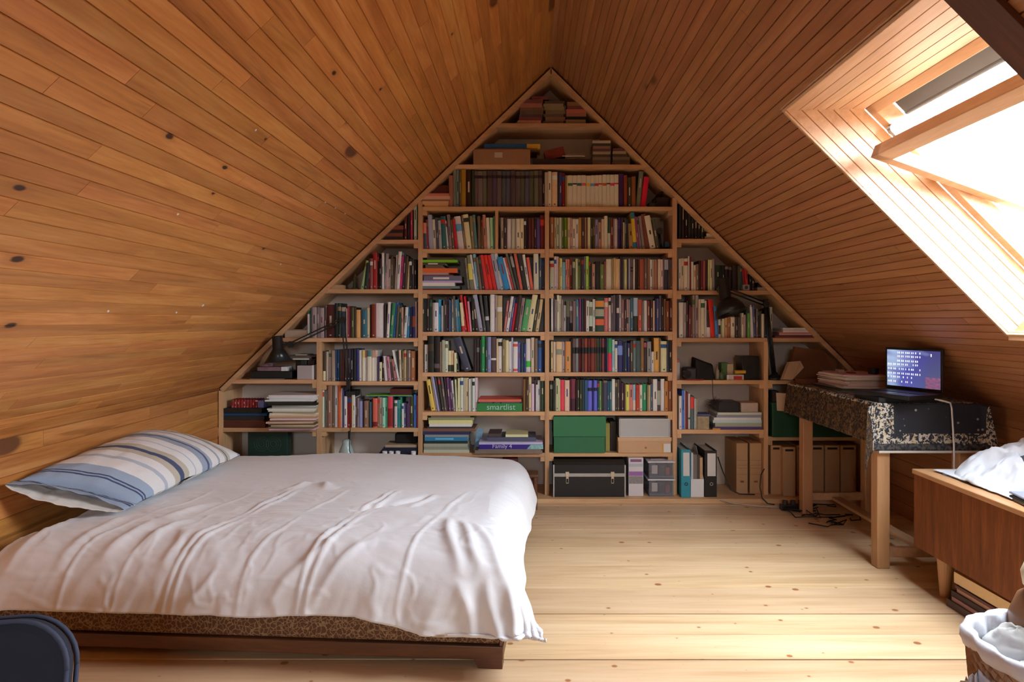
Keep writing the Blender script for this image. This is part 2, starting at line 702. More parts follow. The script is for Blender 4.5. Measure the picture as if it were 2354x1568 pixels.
# knee walls (boards run along the room)
MKL = Matrix(((0, 0, 1, KLX), (0, 1, 0, 0), (-1, 0, 0, KLZ), (0, 0, 0, 1)))
mb = MB()
boards(mb, 0, KLZ, KLZ / 9, REAR, BACK, -1, seg=(0.6, 2.0), rnd=rr)
mb.box(0, KLZ, REAR - .2, BACK, -0.006, -0.12, 0, (.3, .3, 0))
struct(mb, 'wall_left', M_CEIL_L, M=MKL)
MKR = Matrix(((0, 0, 1, KRX), (0, 1, 0, 0), (-1, 0, 0, KRZ), (0, 0, 0, 1)))
mb = MB()
boards(mb, 0, KRZ, KRZ / 9, REAR, BACK, 1, seg=(1, 2.5), rnd=rr)
mb.box(0, KRZ, REAR - .2, BACK, 0.006, 0.12, 0, (.3, .3, 0))
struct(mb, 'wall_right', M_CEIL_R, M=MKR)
mb = MB()
mb.cyl((KLX + .004, REAR, KLZ), (KLX + .004, D, KLZ), 0.011, n=10, col=(.35, .3, 0))
struct(mb, 'trim_1', M_CEIL_L, origin=(0, 0, 0), smooth=True)

# ridge joint
mb = MB()
mb.prism([(RX - .012, RZ - .0125), (RX, RZ - .004), (RX + .012, RZ - .0125), (RX, RZ - .016)], REAR, D, col=(.2, .4, 0))
struct(mb, 'trim_2', M_CEIL_R, origin=(0, 0, 0))

# gable wall behind the bookcase, plastered
gable = [(KLX - .05, -.05), (KRX + .05, -.05), (KRX + .05, KRZ - .02), (RX, RZ + .05), (KLX - .05, KLZ - .02)]
mb = MB()
mb.prism(gable, BACK, BACK + .15)
struct(mb, 'wall_back', M_PLASTER, origin=(0, BACK, 0))
# rear gable with a window, never in view but it lights the room
WR = (-0.35, 0.55, 1.28, 1.92)
mb = MB()


def gz(x):
    return ceil_z(x) + .05


for x0, x1, zlo, top in ((KLX - .1, WR[0], -.05, None), (WR[1], KRX + .1, -.05, None), (WR[0], WR[1], -.05, WR[2]), (WR[0], WR[1], WR[3], None)):
    xs = [x0] + ([RX] if x0 < RX < x1 else []) + [x1]
    if top is None:
        up = [(x, gz(x)) for x in reversed(xs)]
    else:
        up = [(x1, top), (x0, top)]
    mb.prism([(x0, zlo), (x1, zlo)] + up, REAR - .2, REAR)
struct(mb, 'wall_rear', M_PLASTER, origin=(0, REAR, 0))
mb = MB()
for a in (WR[0], WR[1] - .05):
    mb.box(a, a + .05, REAR - .14, REAR - .08, WR[2], WR[3])
for z in (WR[2], WR[3] - .05):
    mb.box(WR[0], WR[1], REAR - .14, REAR - .08, z, z + .05)
struct(mb, 'window_2', M_SH_Z)

# floor: wide spruce boards laid across the room
mb = MB()
ys = [REAR - .2, -1.2, -.85, -.5, -.15, .2, .52, .86, 1.18, 1.5, 1.81, 2.075, 2.313, 2.50, 2.673, 2.93, 3.203, 3.455, 3.75, 4.02, 4.25, BACK]
wide = {2.313, 2.673, 3.75, 1.81, 4.25}
for a, b in zip(ys[:-1], ys[1:]):
    g0 = .0042 if a in wide else .0013
    g1 = .0042 if b in wide else .0013
    x = -2.3
    c = (rr.random(), rr.random(), 0)
    mb.box(x, 2.5, a + g0, b - g1, -.022, 0, 0, c)
o = struct(mb, 'floor', M_FLOOR, origin=(0, 0, 0), bevel=0.0008)
mb = MB()
mb.box(-2.3, 2.5, REAR - .2, BACK, -.08, -.024)
struct(mb, 'floor', mat('subfloor', (0.05, 0.03, 0.02), 0.9), origin=(0, 0, -.05))


# ------------------------------------------------------------------ roof window shafts
def shaft(y0, y1, idx):
    n = Vector((math.sqrt(.5), 0, math.sqrt(.5)))
    # each reveal is a sheet of narrow boards in its own frame
    A = Vector((OX0, 0, OZ0))
    B = Vector((OX1, 0, OZ1))
    C = Vector((WX1, 0, WZ1))
    E = Vector((WX0, 0, WZ0))
    mb = MB()
    # top reveal, horizontal, boards along y
    k = 6
    for i in range(k):
        p, q = A.lerp(E, i / k), A.lerp(E, (i + 1) / k)
        g = 0.0022
        dx = (q - p).normalized() * g
        c = (rr.random(), rr.random(), 0)
        up = Vector((0, 0, .006))
        P = [p + up, p + dx, q - dx, q + up]
        vs = [Vector((v.x, yy, v.z)) for yy in (y0, y1) for v in P]
        mb.add(vs, [(0, 1, 5, 4), (1, 2, 6, 5), (2, 3, 7, 6)], 0, c)
    mb.box(OX0 - .02, WX0 + .03, y0 - .02, y1 + .02, OZ0 + .008, OZ0 + .03, 0, (.4, .4, 0))
    # bottom reveal
    k = 5
    for i in range(k):
        p, q = B.lerp(C, i / k), B.lerp(C, (i + 1) / k)
        c = (rr.random(), rr.random(), 0)
        P = [p, q]
        vs = [Vector((v.x, yy, v.z)) for yy in (y0, y1) for v in P]
        mb.add(vs, [(0, 1, 3, 2)], 0, c)
    Mb = Matrix.Translation((B.x, 0, B.z))
    dd = C - B
    mb.hexa([Vector((B.x, y0, B.z - .03)), Vector((C.x, y0, C.z - .03)), Vector((C.x, y1, C.z - .03)), Vector((B.x, y1, B.z - .03))],
            [Vector((B.x, y0, B.z - .002)), Vector((C.x, y0, C.z - .002)), Vector((C.x, y1, C.z - .002)), Vector((B.x, y1, B.z - .002))], 0, (.4, .4, 0))
    # side reveals: boards parallel to the roof; clip the trapezoid A-B-C-E
    dn = math.sqrt(.5)
    depth = (E - A).dot(n)
    for yy, sgn in ((y1, 1), (y0, -1)):
        k = 5
        for i in range(k):
            f0, f1 = i / k, (i + 1) / k
            c = (rr.random(), rr.random(), 0)
            g = 0.0022 / depth

            def row(f):
                return A.lerp(E, f), B.lerp(C, f)
            rows = [(f0, .006), (f0 + g, 0), (f1 - g, 0), (f1, .006)]
            vs = []
            for f, o_ in rows:
                p, q = row(f)
                vs += [Vector((p.x, yy + sgn * o_, p.z)), Vector((q.x, yy + sgn * o_, q.z))]
            mb.add(vs, [(0, 1, 3, 2), (2, 3, 5, 4), (4, 5, 7, 6)], 0, c)
        b = [A, B, C, E]
        pts = [(v.x, v.z) for v in b]
        mb.prism(pts, yy + sgn * .008, yy + sgn * .03, 0, (.4, .4, 0))
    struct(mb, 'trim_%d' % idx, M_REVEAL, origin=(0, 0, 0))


shaft(OY0, OY1, 3)
# thin lining edges round the visible opening
def edge_strip(name, p, q, wdt, thk, m):
    """flat strip lying on the right slope between two slope coordinates"""
    mb = MB()
    mb.box(p[0], q[0], p[1], q[1], -thk, -.0005, 0, (.3, .6, 0))
    return struct(mb, name, m, M=MR, bevel=0.002)


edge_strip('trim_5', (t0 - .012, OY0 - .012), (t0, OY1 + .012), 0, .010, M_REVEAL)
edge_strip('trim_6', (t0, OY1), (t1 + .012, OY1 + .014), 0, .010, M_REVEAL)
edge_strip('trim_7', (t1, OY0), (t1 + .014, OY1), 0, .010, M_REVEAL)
edge_strip('trim_8', (t0 - .10, OY0 - .11), (t1 + .05, OY0 - .001), 0, .018, M_DARKW)


def window(y0, y1, idx, tilt):
    """pivot roof window: fixed pine frame, tilted sash with its glass, steel ventilation hood"""
    s2 = math.sqrt(.5)
    Ln = (WX1 - WX0) * math.sqrt(2)
    fr = MB()
    # frame coordinates: x along the slope down, y, z outward
    Mw = Matrix(((s2, 0, s2, WX0), (0, 1, 0, 0), (-s2, 0, s2, WZ0), (0, 0, 0, 1)))
    fw = .045
    for a0, a1, b0, b1 in ((0, Ln, y0, y0 + fw), (0, Ln, y1 - fw, y1), (0, fw * .9, y0, y1), (Ln - fw, Ln, y0, y1)):
        fr.box(a0, a1, b0, b1, 0, .07, 0, (.5, .5, 0))
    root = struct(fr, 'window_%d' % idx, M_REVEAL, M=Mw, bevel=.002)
    ORG[root] = Vector((0, 0, 0))
    # steel flashing hood at the top, outside
    hd = MB()
    hd.box(-.06, .035, y0 - .05, y1 + .05, .075, .10)
    hd.box(.040, .115, y0 + .05, y1 - .05, .072, .090)
    hd.cyl((.118, y0 + .05, .081), (.118, y1 - .05, .081), .012, n=16)
    h = hd.build('hood', mat('hood_grey', (0.05, 0.058, 0.068), 0.5, 0.0), root, smooth=False)
    # sash turns about its middle
    piv = .48
    c, s = math.cos(tilt), math.sin(tilt)
    Ms = Matrix(((c, 0, s, piv), (0, 1, 0, 0), (-s, 0, c, .03), (0, 0, 0, 1)))
    sa = MB()
    x0, x1 = -.38, Ln - piv - .05
    q0, q1 = y0 + fw + .004, y1 - fw - .004
    w_ = .055
    for a0, a1, b0, b1 in ((x0, x1, q0, q0 + w_), (x0, x1, q1 - w_, q1), (x0, x0 + .062, q0, q1), (x1 - .07, x1, q0, q1)):
        sa.box(a0, a1, b0, b1, -.02, .03, 0, (.5, .5, 0), Ms)
    sash = sa.build('sash', M_REVEAL, root, bevel=.002)
    gm = bpy.data.materials.get('window_glass')
    if gm is None:
        gm = bpy.data.materials.new('window_glass')
        t = NT(gm)
        tr = t.n('BsdfTransparent')
        tr.inputs[0].default_value = (.93, .96, .97, 1)
        gl = t.n('BsdfGlossy')
        gl.inputs['Roughness'].default_value = .05
        nz = t.noise(t.coords(), 3, 2)
        mx = t.n('MixShader')
        t.l(t.math('ADD', .03, t.math('MULTIPLY', nz, .03)), mx.inputs[0])
        t.l(tr.outputs[0], mx.inputs[1])
        t.l(gl.outputs[0], mx.inputs[2])
        t.l(mx.outputs[0], t.out.inputs['Surface'])
    g = MB()
    g.box(x0 + .06, x1 - .06, q0 + w_ - .008, q1 - w_ + .008, .004, .008, 0, None, Ms)
    g.build('pane', gm, sash)
    # hinges in grey metal
    for yy in (q0 - .004, q1 + .004):
        hg = MB()
        hg.cyl((x0 + .05 + piv - .02, yy - .012, .0), (x0 + .05 + piv - .02, yy + .012, .0), .022, n=16)
        hg.box(x0 + piv + .02, x0 + piv + .09, yy - .009, yy + .009, -.02, .015)
        hg.build('hinge', mat('hinge_grey', (.32, .31, .30), .45, .5), sash)
    return root


window(OY0, OY1, 1, math.radians(-25))


# ================================================================== BOOKCASE
BC = empty('bookcase', (0, D, 0), 'built-in pine bookcase filling the whole gable end of the attic', 'bookcase')
TH = .027
UW = .030
YB = BACK - .004


def upright(px0, px1, z0, z1, lab=None):
    m = MB()
    m.box(XF(px0), XF(px1), D, YB, z0, z1)
    o = m.build('upright', M_SH_Z, BC, bevel=.0015)
    return o


shelf_lst = []


def shelf(px0, px1, top, cl=True, y0=D + .001, th=TH):
    z1 = ZF(top)
    z0 = z1 - th
    sl = slope_x(z1)
    x0 = XF(px0) if px0 is not None else sl[0] + .03
    x1 = XF(px1) if px1 is not None else sl[1] - .03
    m = MB()
    m.box(x0, x1, y0, YB, z0, z1)
    m.build('shelf', M_SH_X, BC, bevel=.0015)
    if cl:
        for side, xx in (('l', x0), ('r', x1)):
            if (px0 is None and side == 'l') or (px1 is None and side == 'r'):
                continue
            c = MB()
            cw = .030
            a = xx if side == 'l' else xx - cw
            c.box(a, a + cw, D + .004, D + .26, z0 - .030, z0)
            c.build('cleat', M_SH_Y, BC, bevel=.001)
    return z1


UP = {'AB': (961, 971), 'BC': (1252.5, 1262.5), 'CD': (1546, 1556.5), 'A0A': (727.5, 739), 'DE': (1756, 1766)}
zb = .030
upright(*UP['BC'], zb, ZF(484))
upright(*UP['AB'], zb, ceil_z(XF(961)) - .045)
upright(*UP['CD'], zb, ceil_z(XF(1556.5)) - .045)
upright(*UP['A0A'], zb, ZF(786))
upright(*UP['DE'], zb, ZF(786))
ZS = {}
ZS['T0'] = shelf(None, None, 283, False)
ZS['T1'] = shelf(None, None, 378, False)
ZS['T2'] = shelf(971, 1546, 475)
for k, tp in (('2', 572), ('3', 666), ('4', 762.5), ('5', 856), ('6', 946), ('7', 1041)):
    ZS['B' + k] = shelf(971, 1252.5, tp + .6)
    ZS['C' + k] = shelf(1262.5, 1546, tp)
ZS['A1'] = shelf(None, 961, 551)
ZS['A3'] = shelf(None, 961, 665)
ZS['A4'] = shelf(None, 961, 777)
ZS['A5'] = shelf(739, 961, 877)
ZS['A6'] = shelf(739, 961, 984)
ZS['P5'] = shelf(None, 727.5, 873)
ZS['P6'] = shelf(500, 727.5, 984)
ZS['D1'] = shelf(1556.5, None, 549)
ZS['D3'] = shelf(1556.5, None, 668)
ZS['D4'] = shelf(1556.5, None, 777)
ZS['D5'] = shelf(1556.5, 1756, 874)
ZS['D6'] = shelf(1556.5, 1756, 988)
ZS['E5'] = shelf(1766, None, 874)
ZS['E6'] = shelf(1766, 1990, 1004)
# short divider in the second row
m = MB()
m.box(XF(1138.5), XF(1145), D + .002, D + .2, ZS['B2'], ZS['T2'] - TH)
m.build('divider', M_SH_Z, BC)
# base board and the slanting side rails under the ceiling
m = MB()
m.box(KLX + .01, KRX - .01, 4.286, YB, 0, zb)
m.build('base_board', M_SH_X, BC, bevel=.002)
BASEZ = zb
for side in (0, 1):
    m = MB()
    if side == 0:
        n = Vector((LS, -1)).normalized()     # inward
        a = Vector((RX, RZ - .012))
        b = Vector((KLX + .012, ceil_z(KLX + .012) - .006))
    else:
        n = Vector((-1, -1)).normalized()
        a = Vector((RX, RZ - .012))
        b = Vector((KRX - .012, ceil_z(KRX - .012) - .006))
    t_ = .030
    ins = n * t_
    off = n * .005
    p = [a + off, b + off, b + off + ins, a + Vector((0, -t_ * 1.45)) + off]
    m.prism([(q.x, q.y) for q in p], D - .004, YB)
    m.build('side_rail', M_SH_X, BC)
for xx, zz in ((KLX + .007, KLZ - .01), (KRX - .035, KRZ - .03)):
    m = MB()
    m.box(xx, xx + .028, D, YB, zb, zz)
    m.build('side_panel', M_SH_Z, BC)
# ================================================================== BOOKS standing in rows
# every row: crop origin, zoom, shelf, place words, then books "left:top:colour[:l lean][:b band]" in crop pixels
ROWS = [
 ('T2', 960, 380, 7.847, 735, 'long top row', "560:160:965 635:60:776 690:55:788 750:55:653 785:55:972 868:60:310 975:80:342 1020:80:655:b160-215-323 1085:85:766:b160-215-323 1170:80:665:b160-215-433 1255:85:544:b160-215-322 1345:80:545:b160-215-322 1430:85:655:b160-215-322 1510:80:555:b160-215-322 1590:85:556:b160-215-323 1680:80:544:b160-215-322 1760:82:655:b160-215-322 1850:82:554:b160-215-322 1935:85:556:b160-215-323 2010:82:554:b160-215-433 2100:85:665:b160-215-433 2180:80:544:b160-215-322 2250:85:112 2290:110:a98 2354:-"),  # near-black second-last book stands for a gap, its shade put into the colour
 ('T2', 1255, 380, 7.847, 735, 'long top row', "35:90:cba 97:105:a97 112:105:ca8 205:95:334 235:110:446 290:118:812 345:160:875 375:165:ca6 395:160:cba:b300-350-464 480:160:cba:b300-325-322 560:160:cba:b300-350-366 640:160:cba:b300-350-c66 720:160:cba:b300-350-ca4 805:155:cba:b300-350-69b 880:155:cba:b300-350-b44 950:155:cba:b300-325-a43 1020:150:cba:b300-350-b63 1095:150:cba:b300-325-443 1160:150:cba:b300-350-c46 1235:150:cba:b300-325-b35 1310:130:425 1405:160:842 1470:195:443 1545:185:853 1620:85:776:l60 1700:190:c24:l70 1795:-"),
 ('B2', 960, 480, 7.847, 718, 'second row down, left centre bay', "65:225:b52:l-8 108:240:c87:l-10:b430-715-356 160:180:945:l-15 205:95:99a:l-25 280:175:cba:l-25 345:170:556:l-20 385:200:999:l-22 440:120:366:l-30 532:200:dcb:l-55 575:95:877:l-50 628:190:654:l-45 672:180:a23:l-60 730:125:cbb:l-72:b260-390-69b 845:100:987:l-58 885:95:cb9:l-70 978:120:875:l-45 1032:98:577:l-48 1085:120:654:l-10 1140:180:864 1195:95:a76:l-28 1250:150:cba:l-22 1312:150:9b9:l-12 1368:120:686 1396:-"),
 ('B2', 960, 480, 7.847, 718, 'second row down, left centre bay', "1500:150:a98 1553:150:433 1610:168:cbb 1692:168:aa9 1755:170:988 1778:165:cba 1848:165:cb9 1914:150:433 1960:150:323 1990:150:522 2050:150:743 2105:150:322 2140:170:547 2208:100:722:b180-285-c43 2286:-"),
 ('C2', 1255, 480, 7.847, 712, 'second row down, right centre bay', "75:138:964 150:142:a97 185:145:bba 240:145:aa9 285:145:563 320:145:672 392:145:ba8 435:160:a88 478:172:cba 532:172:cbb 588:145:a84 642:150:533 698:145:987 725:170:743 750:140:bb9 805:150:443 850:160:542 885:172:88a 940:225:a87 1000:172:ba9 1050:115:cba 1112:140:354:b420-710-bba 1165:160:733 1218:168:988 1250:170:cbb 1280:180:878 1302:140:437:b340-700-325 1358:150:534 1388:225:cb9 1418:170:555 1452:180:333 1500:250:975:l-15 1580:55:da3:l-52:b40-165-378:b590-700-278 1650:130:847:l-55 1692:135:988:l-65 1742:120:877:l-75 1795:85:743:l-85 1880:118:cba:l-105 1988:170:554:l-80 2050:-"),
 ('B3', 960, 576, 7.847, 716, 'third row down, left centre bay', "905:140:776:l-60 945:90:776:l-60:b240-530-dd6 1030:80:ccd:l-90 1068:70:8ab:l-75 1120:130:765:l-75 1165:110:433:l-80 1215:90:b33:l-110 1290:90:c32:l-110 1365:90:b33:l-110 1440:65:99a:l-125 1500:65:bbb:l-125 1570:130:38b:l-140 1672:140:cbb:l-140 1708:130:a45:l-150 1750:50:665:l-170 1800:50:444:l-150:b100-300-999 1850:62:b65:l-120 1905:72:333:l-110 1985:82:ccb:l-100 2038:130:d65:l-80 2095:60:bba:l-6 2188:100:456 2240:150:445 2288:-"),
 ('C3', 1255, 576, 7.847, 712, 'third row down, right centre bay', "72:188:aa9 145:108:baa 190:112:baa 230:140:974 255:150:dc7 290:215:79a 350:162:c87 390:160:b76 425:130:732 475:210:554:b210-320-998 530:150:bb9 578:160:674 612:130:553 640:118:434 682:110:889 720:108:9b5 772:150:443 806:240:332 830:245:a87 887:200:222 975:250:674 1048:200:855 1085:158:cba 1192:150:986 1222:140:da7 1250:155:ca8 1335:115:434 1380:180:555 1408:165:bb8 1462:150:434 1490:150:99a 1522:155:655:b300-330-111:b360-385-111 1575:160:ccc 1605:160:322 1655:165:532 1692:160:954 1772:145:766 1825:140:865 1875:165:dcb 1925:165:987 1965:168:a76 2005:162:754 2020:160:cba 2070:162:caa 2115:140:877 2138:140:334:b170-350-99a 2208:150:765 2240:170:643 2282:-"),
 ('B4', 960, 672, 7.847, 705, 'fourth row down, left centre bay', "78:100:332 130:88:333 160:100:322 212:120:343 262:180:877 288:180:ccc 372:125:49c 430:235:dde 460:130:666 482:80:433 525:100:534 562:130:567 592:150:346 620:120:cba:l-4 655:60:665:l-20 690:130:578:l-30 745:125:378:l-58 800:180:cb9:l-45:b600-700-b23 855:42:a33:l-100 905:68:b23:l-78 942:158:c89:l-50 980:100:221:l-20 1035:120:322:l-60 1112:42:99a:l-120 1192:45:555:l-85 1240:60:333:l-55:b430-500-aaa 1308:16:ccd 1392:40:988 1432:50:a97:b260-340-ccb 1525:-"),
 ('B4', 960, 672, 7.847, 705, 'fourth row down, left centre bay', "1548:150:b77:l65 1585:72:cdc:l95 1642:100:558:l90 1682:200:b34:l78 1738:50:433:l85 1800:100:877:l80 1860:128:596:l95 1965:45:cb9:l105 2062:128:443:l85 2118:122:ba8:l90 2180:-"),
 ('C4', 1255, 672, 7.847, 705, 'fourth row down, right centre bay', "92:95:dcd 130:100:445 152:130:877 195:45:cca 240:60:aa9 280:130:988 310:230:999 362:150:665:b440-700-222 430:160:877:b250-330-ccc:b550-700-222 482:150:766 540:128:578:l-8 600:110:847 635:110:334 680:110:533 722:150:ccb 778:170:aba:b260-420-776:b610-700-222 842:120:ddd 892:95:243:b150-260-d84:b300-430-998:b480-590-c64 1050:100:c77:b180-260-cba 1130:95:dbb 1172:60:655 1215:45:667 1246:45:433 1275:42:434:b280-370-dbb 1320:42:aaa 1355:130:866 1412:140:433 1455:120:a88:b450-560-444 1490:128:999 1522:100:467 1575:98:9ab:b425-700-332 1660:128:a54 1735:160:777 1768:148:dcb 1825:150:733 1882:130:433 1932:148:ca9 1962:120:334 1990:110:558 2042:60:556 2085:100:322 2122:120:754 2165:155:742 2225:160:522 2282:-"),
 ('B5', 960, 765, 7.847, 712, 'fifth row down, left centre bay', "122:215:ddc 185:62:221:b200-330-432 290:70:211:b560-640-655 400:165:a98 432:132:998 492:150:bba 545:325:cb9:b580-700-443 600:325:ca8:b580-700-332 652:360:bb9 700:380:221:l-30 760:-"),
 ('B5', 960, 765, 7.847, 712, 'fifth row down, left centre bay', "850:105:445:l-200 985:-"),
 ('B5', 960, 765, 7.847, 712, 'fifth row down, left centre bay', "1010:110:322 1062:110:433:b270-350-777 1120:120:232 1148:52:385 1222:62:343 1258:75:88a 1322:78:544:b460-495-ddd 1420:108:ca8 1450:108:dcb 1528:120:875 1580:138:db9 1640:160:ccc 1690:90:aab 1722:162:dcc:b200-250-d54:b650-690-c55 1805:180:669 1860:200:345 1910:200:347 1955:108:dcd:b510-620-4a4 2045:88:ba9 2105:100:765 2165:138:358 2238:150:124 2288:-"),
 ('C5', 1255, 765, 7.847, 714, 'fifth row down, right centre bay', "88:165:ba8 130:168:ba9 185:165:ca8:b300-400-887 290:170:a99 350:162:b85 447:120:543 478:110:655:b270-380-222 530:110:777:b270-380-222 588:108:622:b270-380-111 640:108:533:b270-380-111 692:108:843:b270-380-222 748:110:622:b270-380-222 802:108:732:b270-380-222 882:112:643:b270-380-322 912:110:443:b270-380-222 962:110:444:b270-380-223 1010:110:844:b270-380-222 1052:112:435:b270-380-222 1095:100:456 1115:105:385:b370-700-c35 1190:130:abc:b330-630-8ab 1242:158:dca 1290:145:336:b240-410-78c 1385:170:224 1412:180:345 1465:195:336 1522:158:543 1572:148:677 1620:150:455 1708:104:864 1768:180:433:b190-270-a56 1825:165:888 1900:350:ddd 1948:104:c95 2050:110:765 2072:160:dc9 2185:150:445 2215:150:222 2278:-"),
 ('B6', 960, 858, 7.847, 715, 'sixth row down, left centre bay', "245:150:ca5:l-95 322:80:ba9:l-90 365:45:99b:l-110 395:55:544:l-100 440:50:443:l-90 485:50:655:l-80 530:80:433:l-60 560:110:646:l-50 610:130:535:l-50 650:165:ddc:l-50 690:140:bb9:l-25 720:118:cb9 762:110:bba 822:118:a98 868:118:cb9 922:130:ddc 952:120:998 982:120:bcb 1030:110:baa 1080:-"),
 ('B6', 960, 858, 7.847, 715, 'sixth row down, left centre bay', "1898:138:753 1945:150:543:l20 2000:78:ba8 2052:220:cab 2105:150:544 2130:240:ccc 2162:158:cdc 2215:140:343 2288:-"),
 ('C6', 1255, 858, 7.847, 700, 'sixth row down, right centre bay', "75:128:443:b230-310-998 125:150:333 172:108:aa8 235:130:bb9 258:140:c45 338:145:ca9 425:130:522 447:128:734:b480-690-423 542:140:322 560:140:443 612:138:443 648:140:344 692:140:357 755:148:66b:b280-340-223 832:150:225 862:148:66c:b280-340-223 925:150:245 962:158:685 1000:160:443 1030:150:765:b190-690-445 1108:160:357 1142:165:366 1190:128:dcb 1248:140:443 1290:138:655 1330:130:322 1355:200:534 1415:215:654 1438:228:dc6 1505:230:b77 1570:228:8ab:b510-690-dca 1625:228:a43 1690:228:bba 1740:220:386 1825:232:875 1850:238:ca8 1882:220:567 1932:125:cce 2010:158:544:b330-590-998 2068:125:ddd 2140:158:a74 2205:158:742 2272:-"),
 ('A3', 730, 575, 9.808, 895, 'third row down, left outer bay', "965:250:9b8:l120 1040:300:233:l60 1120:200:743:l25 1178:200:855 1242:58:922 1342:80:311 1385:200:211 1442:78:ccc 1495:88:988:l40 1560:130:c99 1590:208:dcc 1655:150:543 1700:200:543 1735:118:a99:l35 1770:45:dcc:l50 1845:148:b47:l50 1912:108:334:l45 1955:150:543:l40 2010:280:ba8:l40 2060:200:222 2120:220:433 2175:220:112 2232:-"),
 ('A4', 690, 685, 8.407, 790, 'fourth row down, left outer bay', "135:200:ccc 190:188:344 222:200:988 315:200:766 372:210:988 458:200:544 512:148:522 662:120:222 725:120:232 785:200:445:b200-280-a98 885:220:a98 905:175:945 965:180:422 985:200:553 1040:200:432 1080:248:c96 1160:256:864 1190:248:367 1285:210:ba8 1342:150:421 1372:138:732 1462:120:caa 1490:120:ccc 1612:150:322 1662:100:ccb:l30 1718:120:375:l60 1785:108:369:l60 1842:150:654:l40 1880:160:243:l20 1950:198:a87 1992:198:bbc:l38 2050:190:379:l38 2112:200:124 2160:180:225:b370-580-842 2225:90:caa 2250:-"),
 ('A5', 730, 785, 9.808, 875, 'fifth row down, left outer bay', "118:200:432:b650-865-cb9 178:212:a98 248:180:988 310:182:987 392:178:358 440:178:146 488:170:322 540:168:522 600:160:433 662:160:323 742:160:223 802:150:222 862:158:336 932:182:dcb 1000:180:cba:b180-345-ba6 1060:182:ccb:b180-345-a76 1112:180:cba:b180-320-477 1210:182:cba:b180-345-a87 1280:184:ccb:b180-345-b98 1348:320:435 1385:450:cb9 1445:330:322 1510:318:dbb:l-48 1590:325:a78:l-50 1660:330:443:l-50 1725:380:a77:l-60 1805:182:ddb:l-130 1850:180:ba9:l-22 1900:195:764 1942:180:a97 2002:180:654 2045:188:988 2098:200:964 2205:-"),
 ('A6', 730, 880, 9.808, 1020, 'lowest row of the left outer bay', "75:138:bba 147:170:676 180:190:988 222:60:865 320:60:654 385:40:ccc 455:58:d63 522:138:ddc 560:128:446 592:318:ccb 660:288:822 765:290:ba8 797:288:cdb 840:350:655 890:358:877 932:430:88a 1005:430:322 1042:428:865 1140:430:654 1172:448:467 1215:400:443 1242:358:c65:b890-1000-722 1345:330:865 1402:350:cba 1452:348:9ba 1515:350:6a8 1582:320:c45:b590-1000-822 1692:340:233 1725:408:baa 1792:400:488:b590-1000-277 1862:340:386 1895:478:ddd 1938:478:557 2002:478:535 2042:330:646 2072:320:442 2165:278:47b 2228:300:945 2270:-"),
 ('D3', 1555, 585, 9.608, 812, 'upper row of the right outer bay', "50:110:dcb 95:100:ba9 170:100:cba 255:50:dcb 295:60:722 330:178:bba 380:248:ca9 432:228:765 495:150:422 530:148:733 590:148:955 640:128:422 695:130:bb8 745:130:cb9 795:110:baa 838:110:766 868:248:232 965:250:343 1005:250:222 1072:250:322:b280-340-777 1150:250:322:b290-350-765 1240:250:322 1350:270:553 1412:268:256:l-20 1480:320:822:l-35 1545:310:b33:l-45 1605:400:222 1660:450:322 1725:-"),
 ('D4', 1555, 675, 10.7, 1108, 'lower row of the right outer bay', "62:238:dcb 178:240:988 245:200:433 292:300:734:l20 345:350:643 395:60:877 460:60:988 545:158:ba9 600:158:cba 702:198:cbb 745:420:433:b850-1100-cbb 845:170:c32:l-60 955:330:58b:l-40 1035:590:ccb:b800-1020-433 1090:690:998 1125:640:cb9 1188:600:b97 1250:600:964 1338:600:cba 1448:600:433 1520:600:554 1562:500:766 1602:500:cba 1660:540:a88 1712:350:343 1745:500:694 1812:300:baa 1850:350:ddc:l-40 1908:300:557:l-35 1960:400:766 2010:400:322 2060:450:543 2092:520:cba 2165:400:445 2240:380:766 2300:350:aa9 2365:-"),
 ('D6', 1555, 885, 10.7, 1110, 'lowest row of the right outer bay', "62:290:ddd 135:150:57b 195:160:baa 218:200:733 288:240:ccc:b830-870-366 345:300:566:b320-600-c44 440:360:ddc 485:360:998 515:-"),
]
BSPEC = []
prng = random.Random(11)


def is_cream(c):
    return min(c) > 0.55


BN = 0
rowbooks = {}
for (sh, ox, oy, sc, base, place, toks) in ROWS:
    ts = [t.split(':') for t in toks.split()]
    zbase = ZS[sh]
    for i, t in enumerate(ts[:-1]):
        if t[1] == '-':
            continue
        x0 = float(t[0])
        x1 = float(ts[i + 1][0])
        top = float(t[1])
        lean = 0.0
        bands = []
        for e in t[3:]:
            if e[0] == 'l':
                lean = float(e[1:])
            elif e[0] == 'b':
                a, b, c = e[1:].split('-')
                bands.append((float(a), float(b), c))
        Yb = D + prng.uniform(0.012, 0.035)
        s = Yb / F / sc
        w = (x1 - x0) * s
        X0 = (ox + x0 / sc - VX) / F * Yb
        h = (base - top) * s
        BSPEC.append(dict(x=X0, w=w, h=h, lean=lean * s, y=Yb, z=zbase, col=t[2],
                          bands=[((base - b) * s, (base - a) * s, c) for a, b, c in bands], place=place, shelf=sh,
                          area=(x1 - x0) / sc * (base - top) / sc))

# keep heights below the board above
order = {'T2': 'T1', 'B2': 'T2', 'C2': 'T2', 'B3': 'B2', 'C3': 'C2', 'B4': 'B3', 'C4': 'C3', 'B5': 'B4', 'C5': 'C4', 'B6': 'B5', 'C6': 'C5',
         'A3': 'A1', 'A4': 'A3', 'A5': 'A4', 'A6': 'A5', 'D3': 'D1', 'D4': 'D3', 'D6': 'D5'}
for b in BSPEC:
    mx = ZS[order[b['shelf']]] - TH - b['z'] - .003
    b['h'] = min(b['h'], mx)


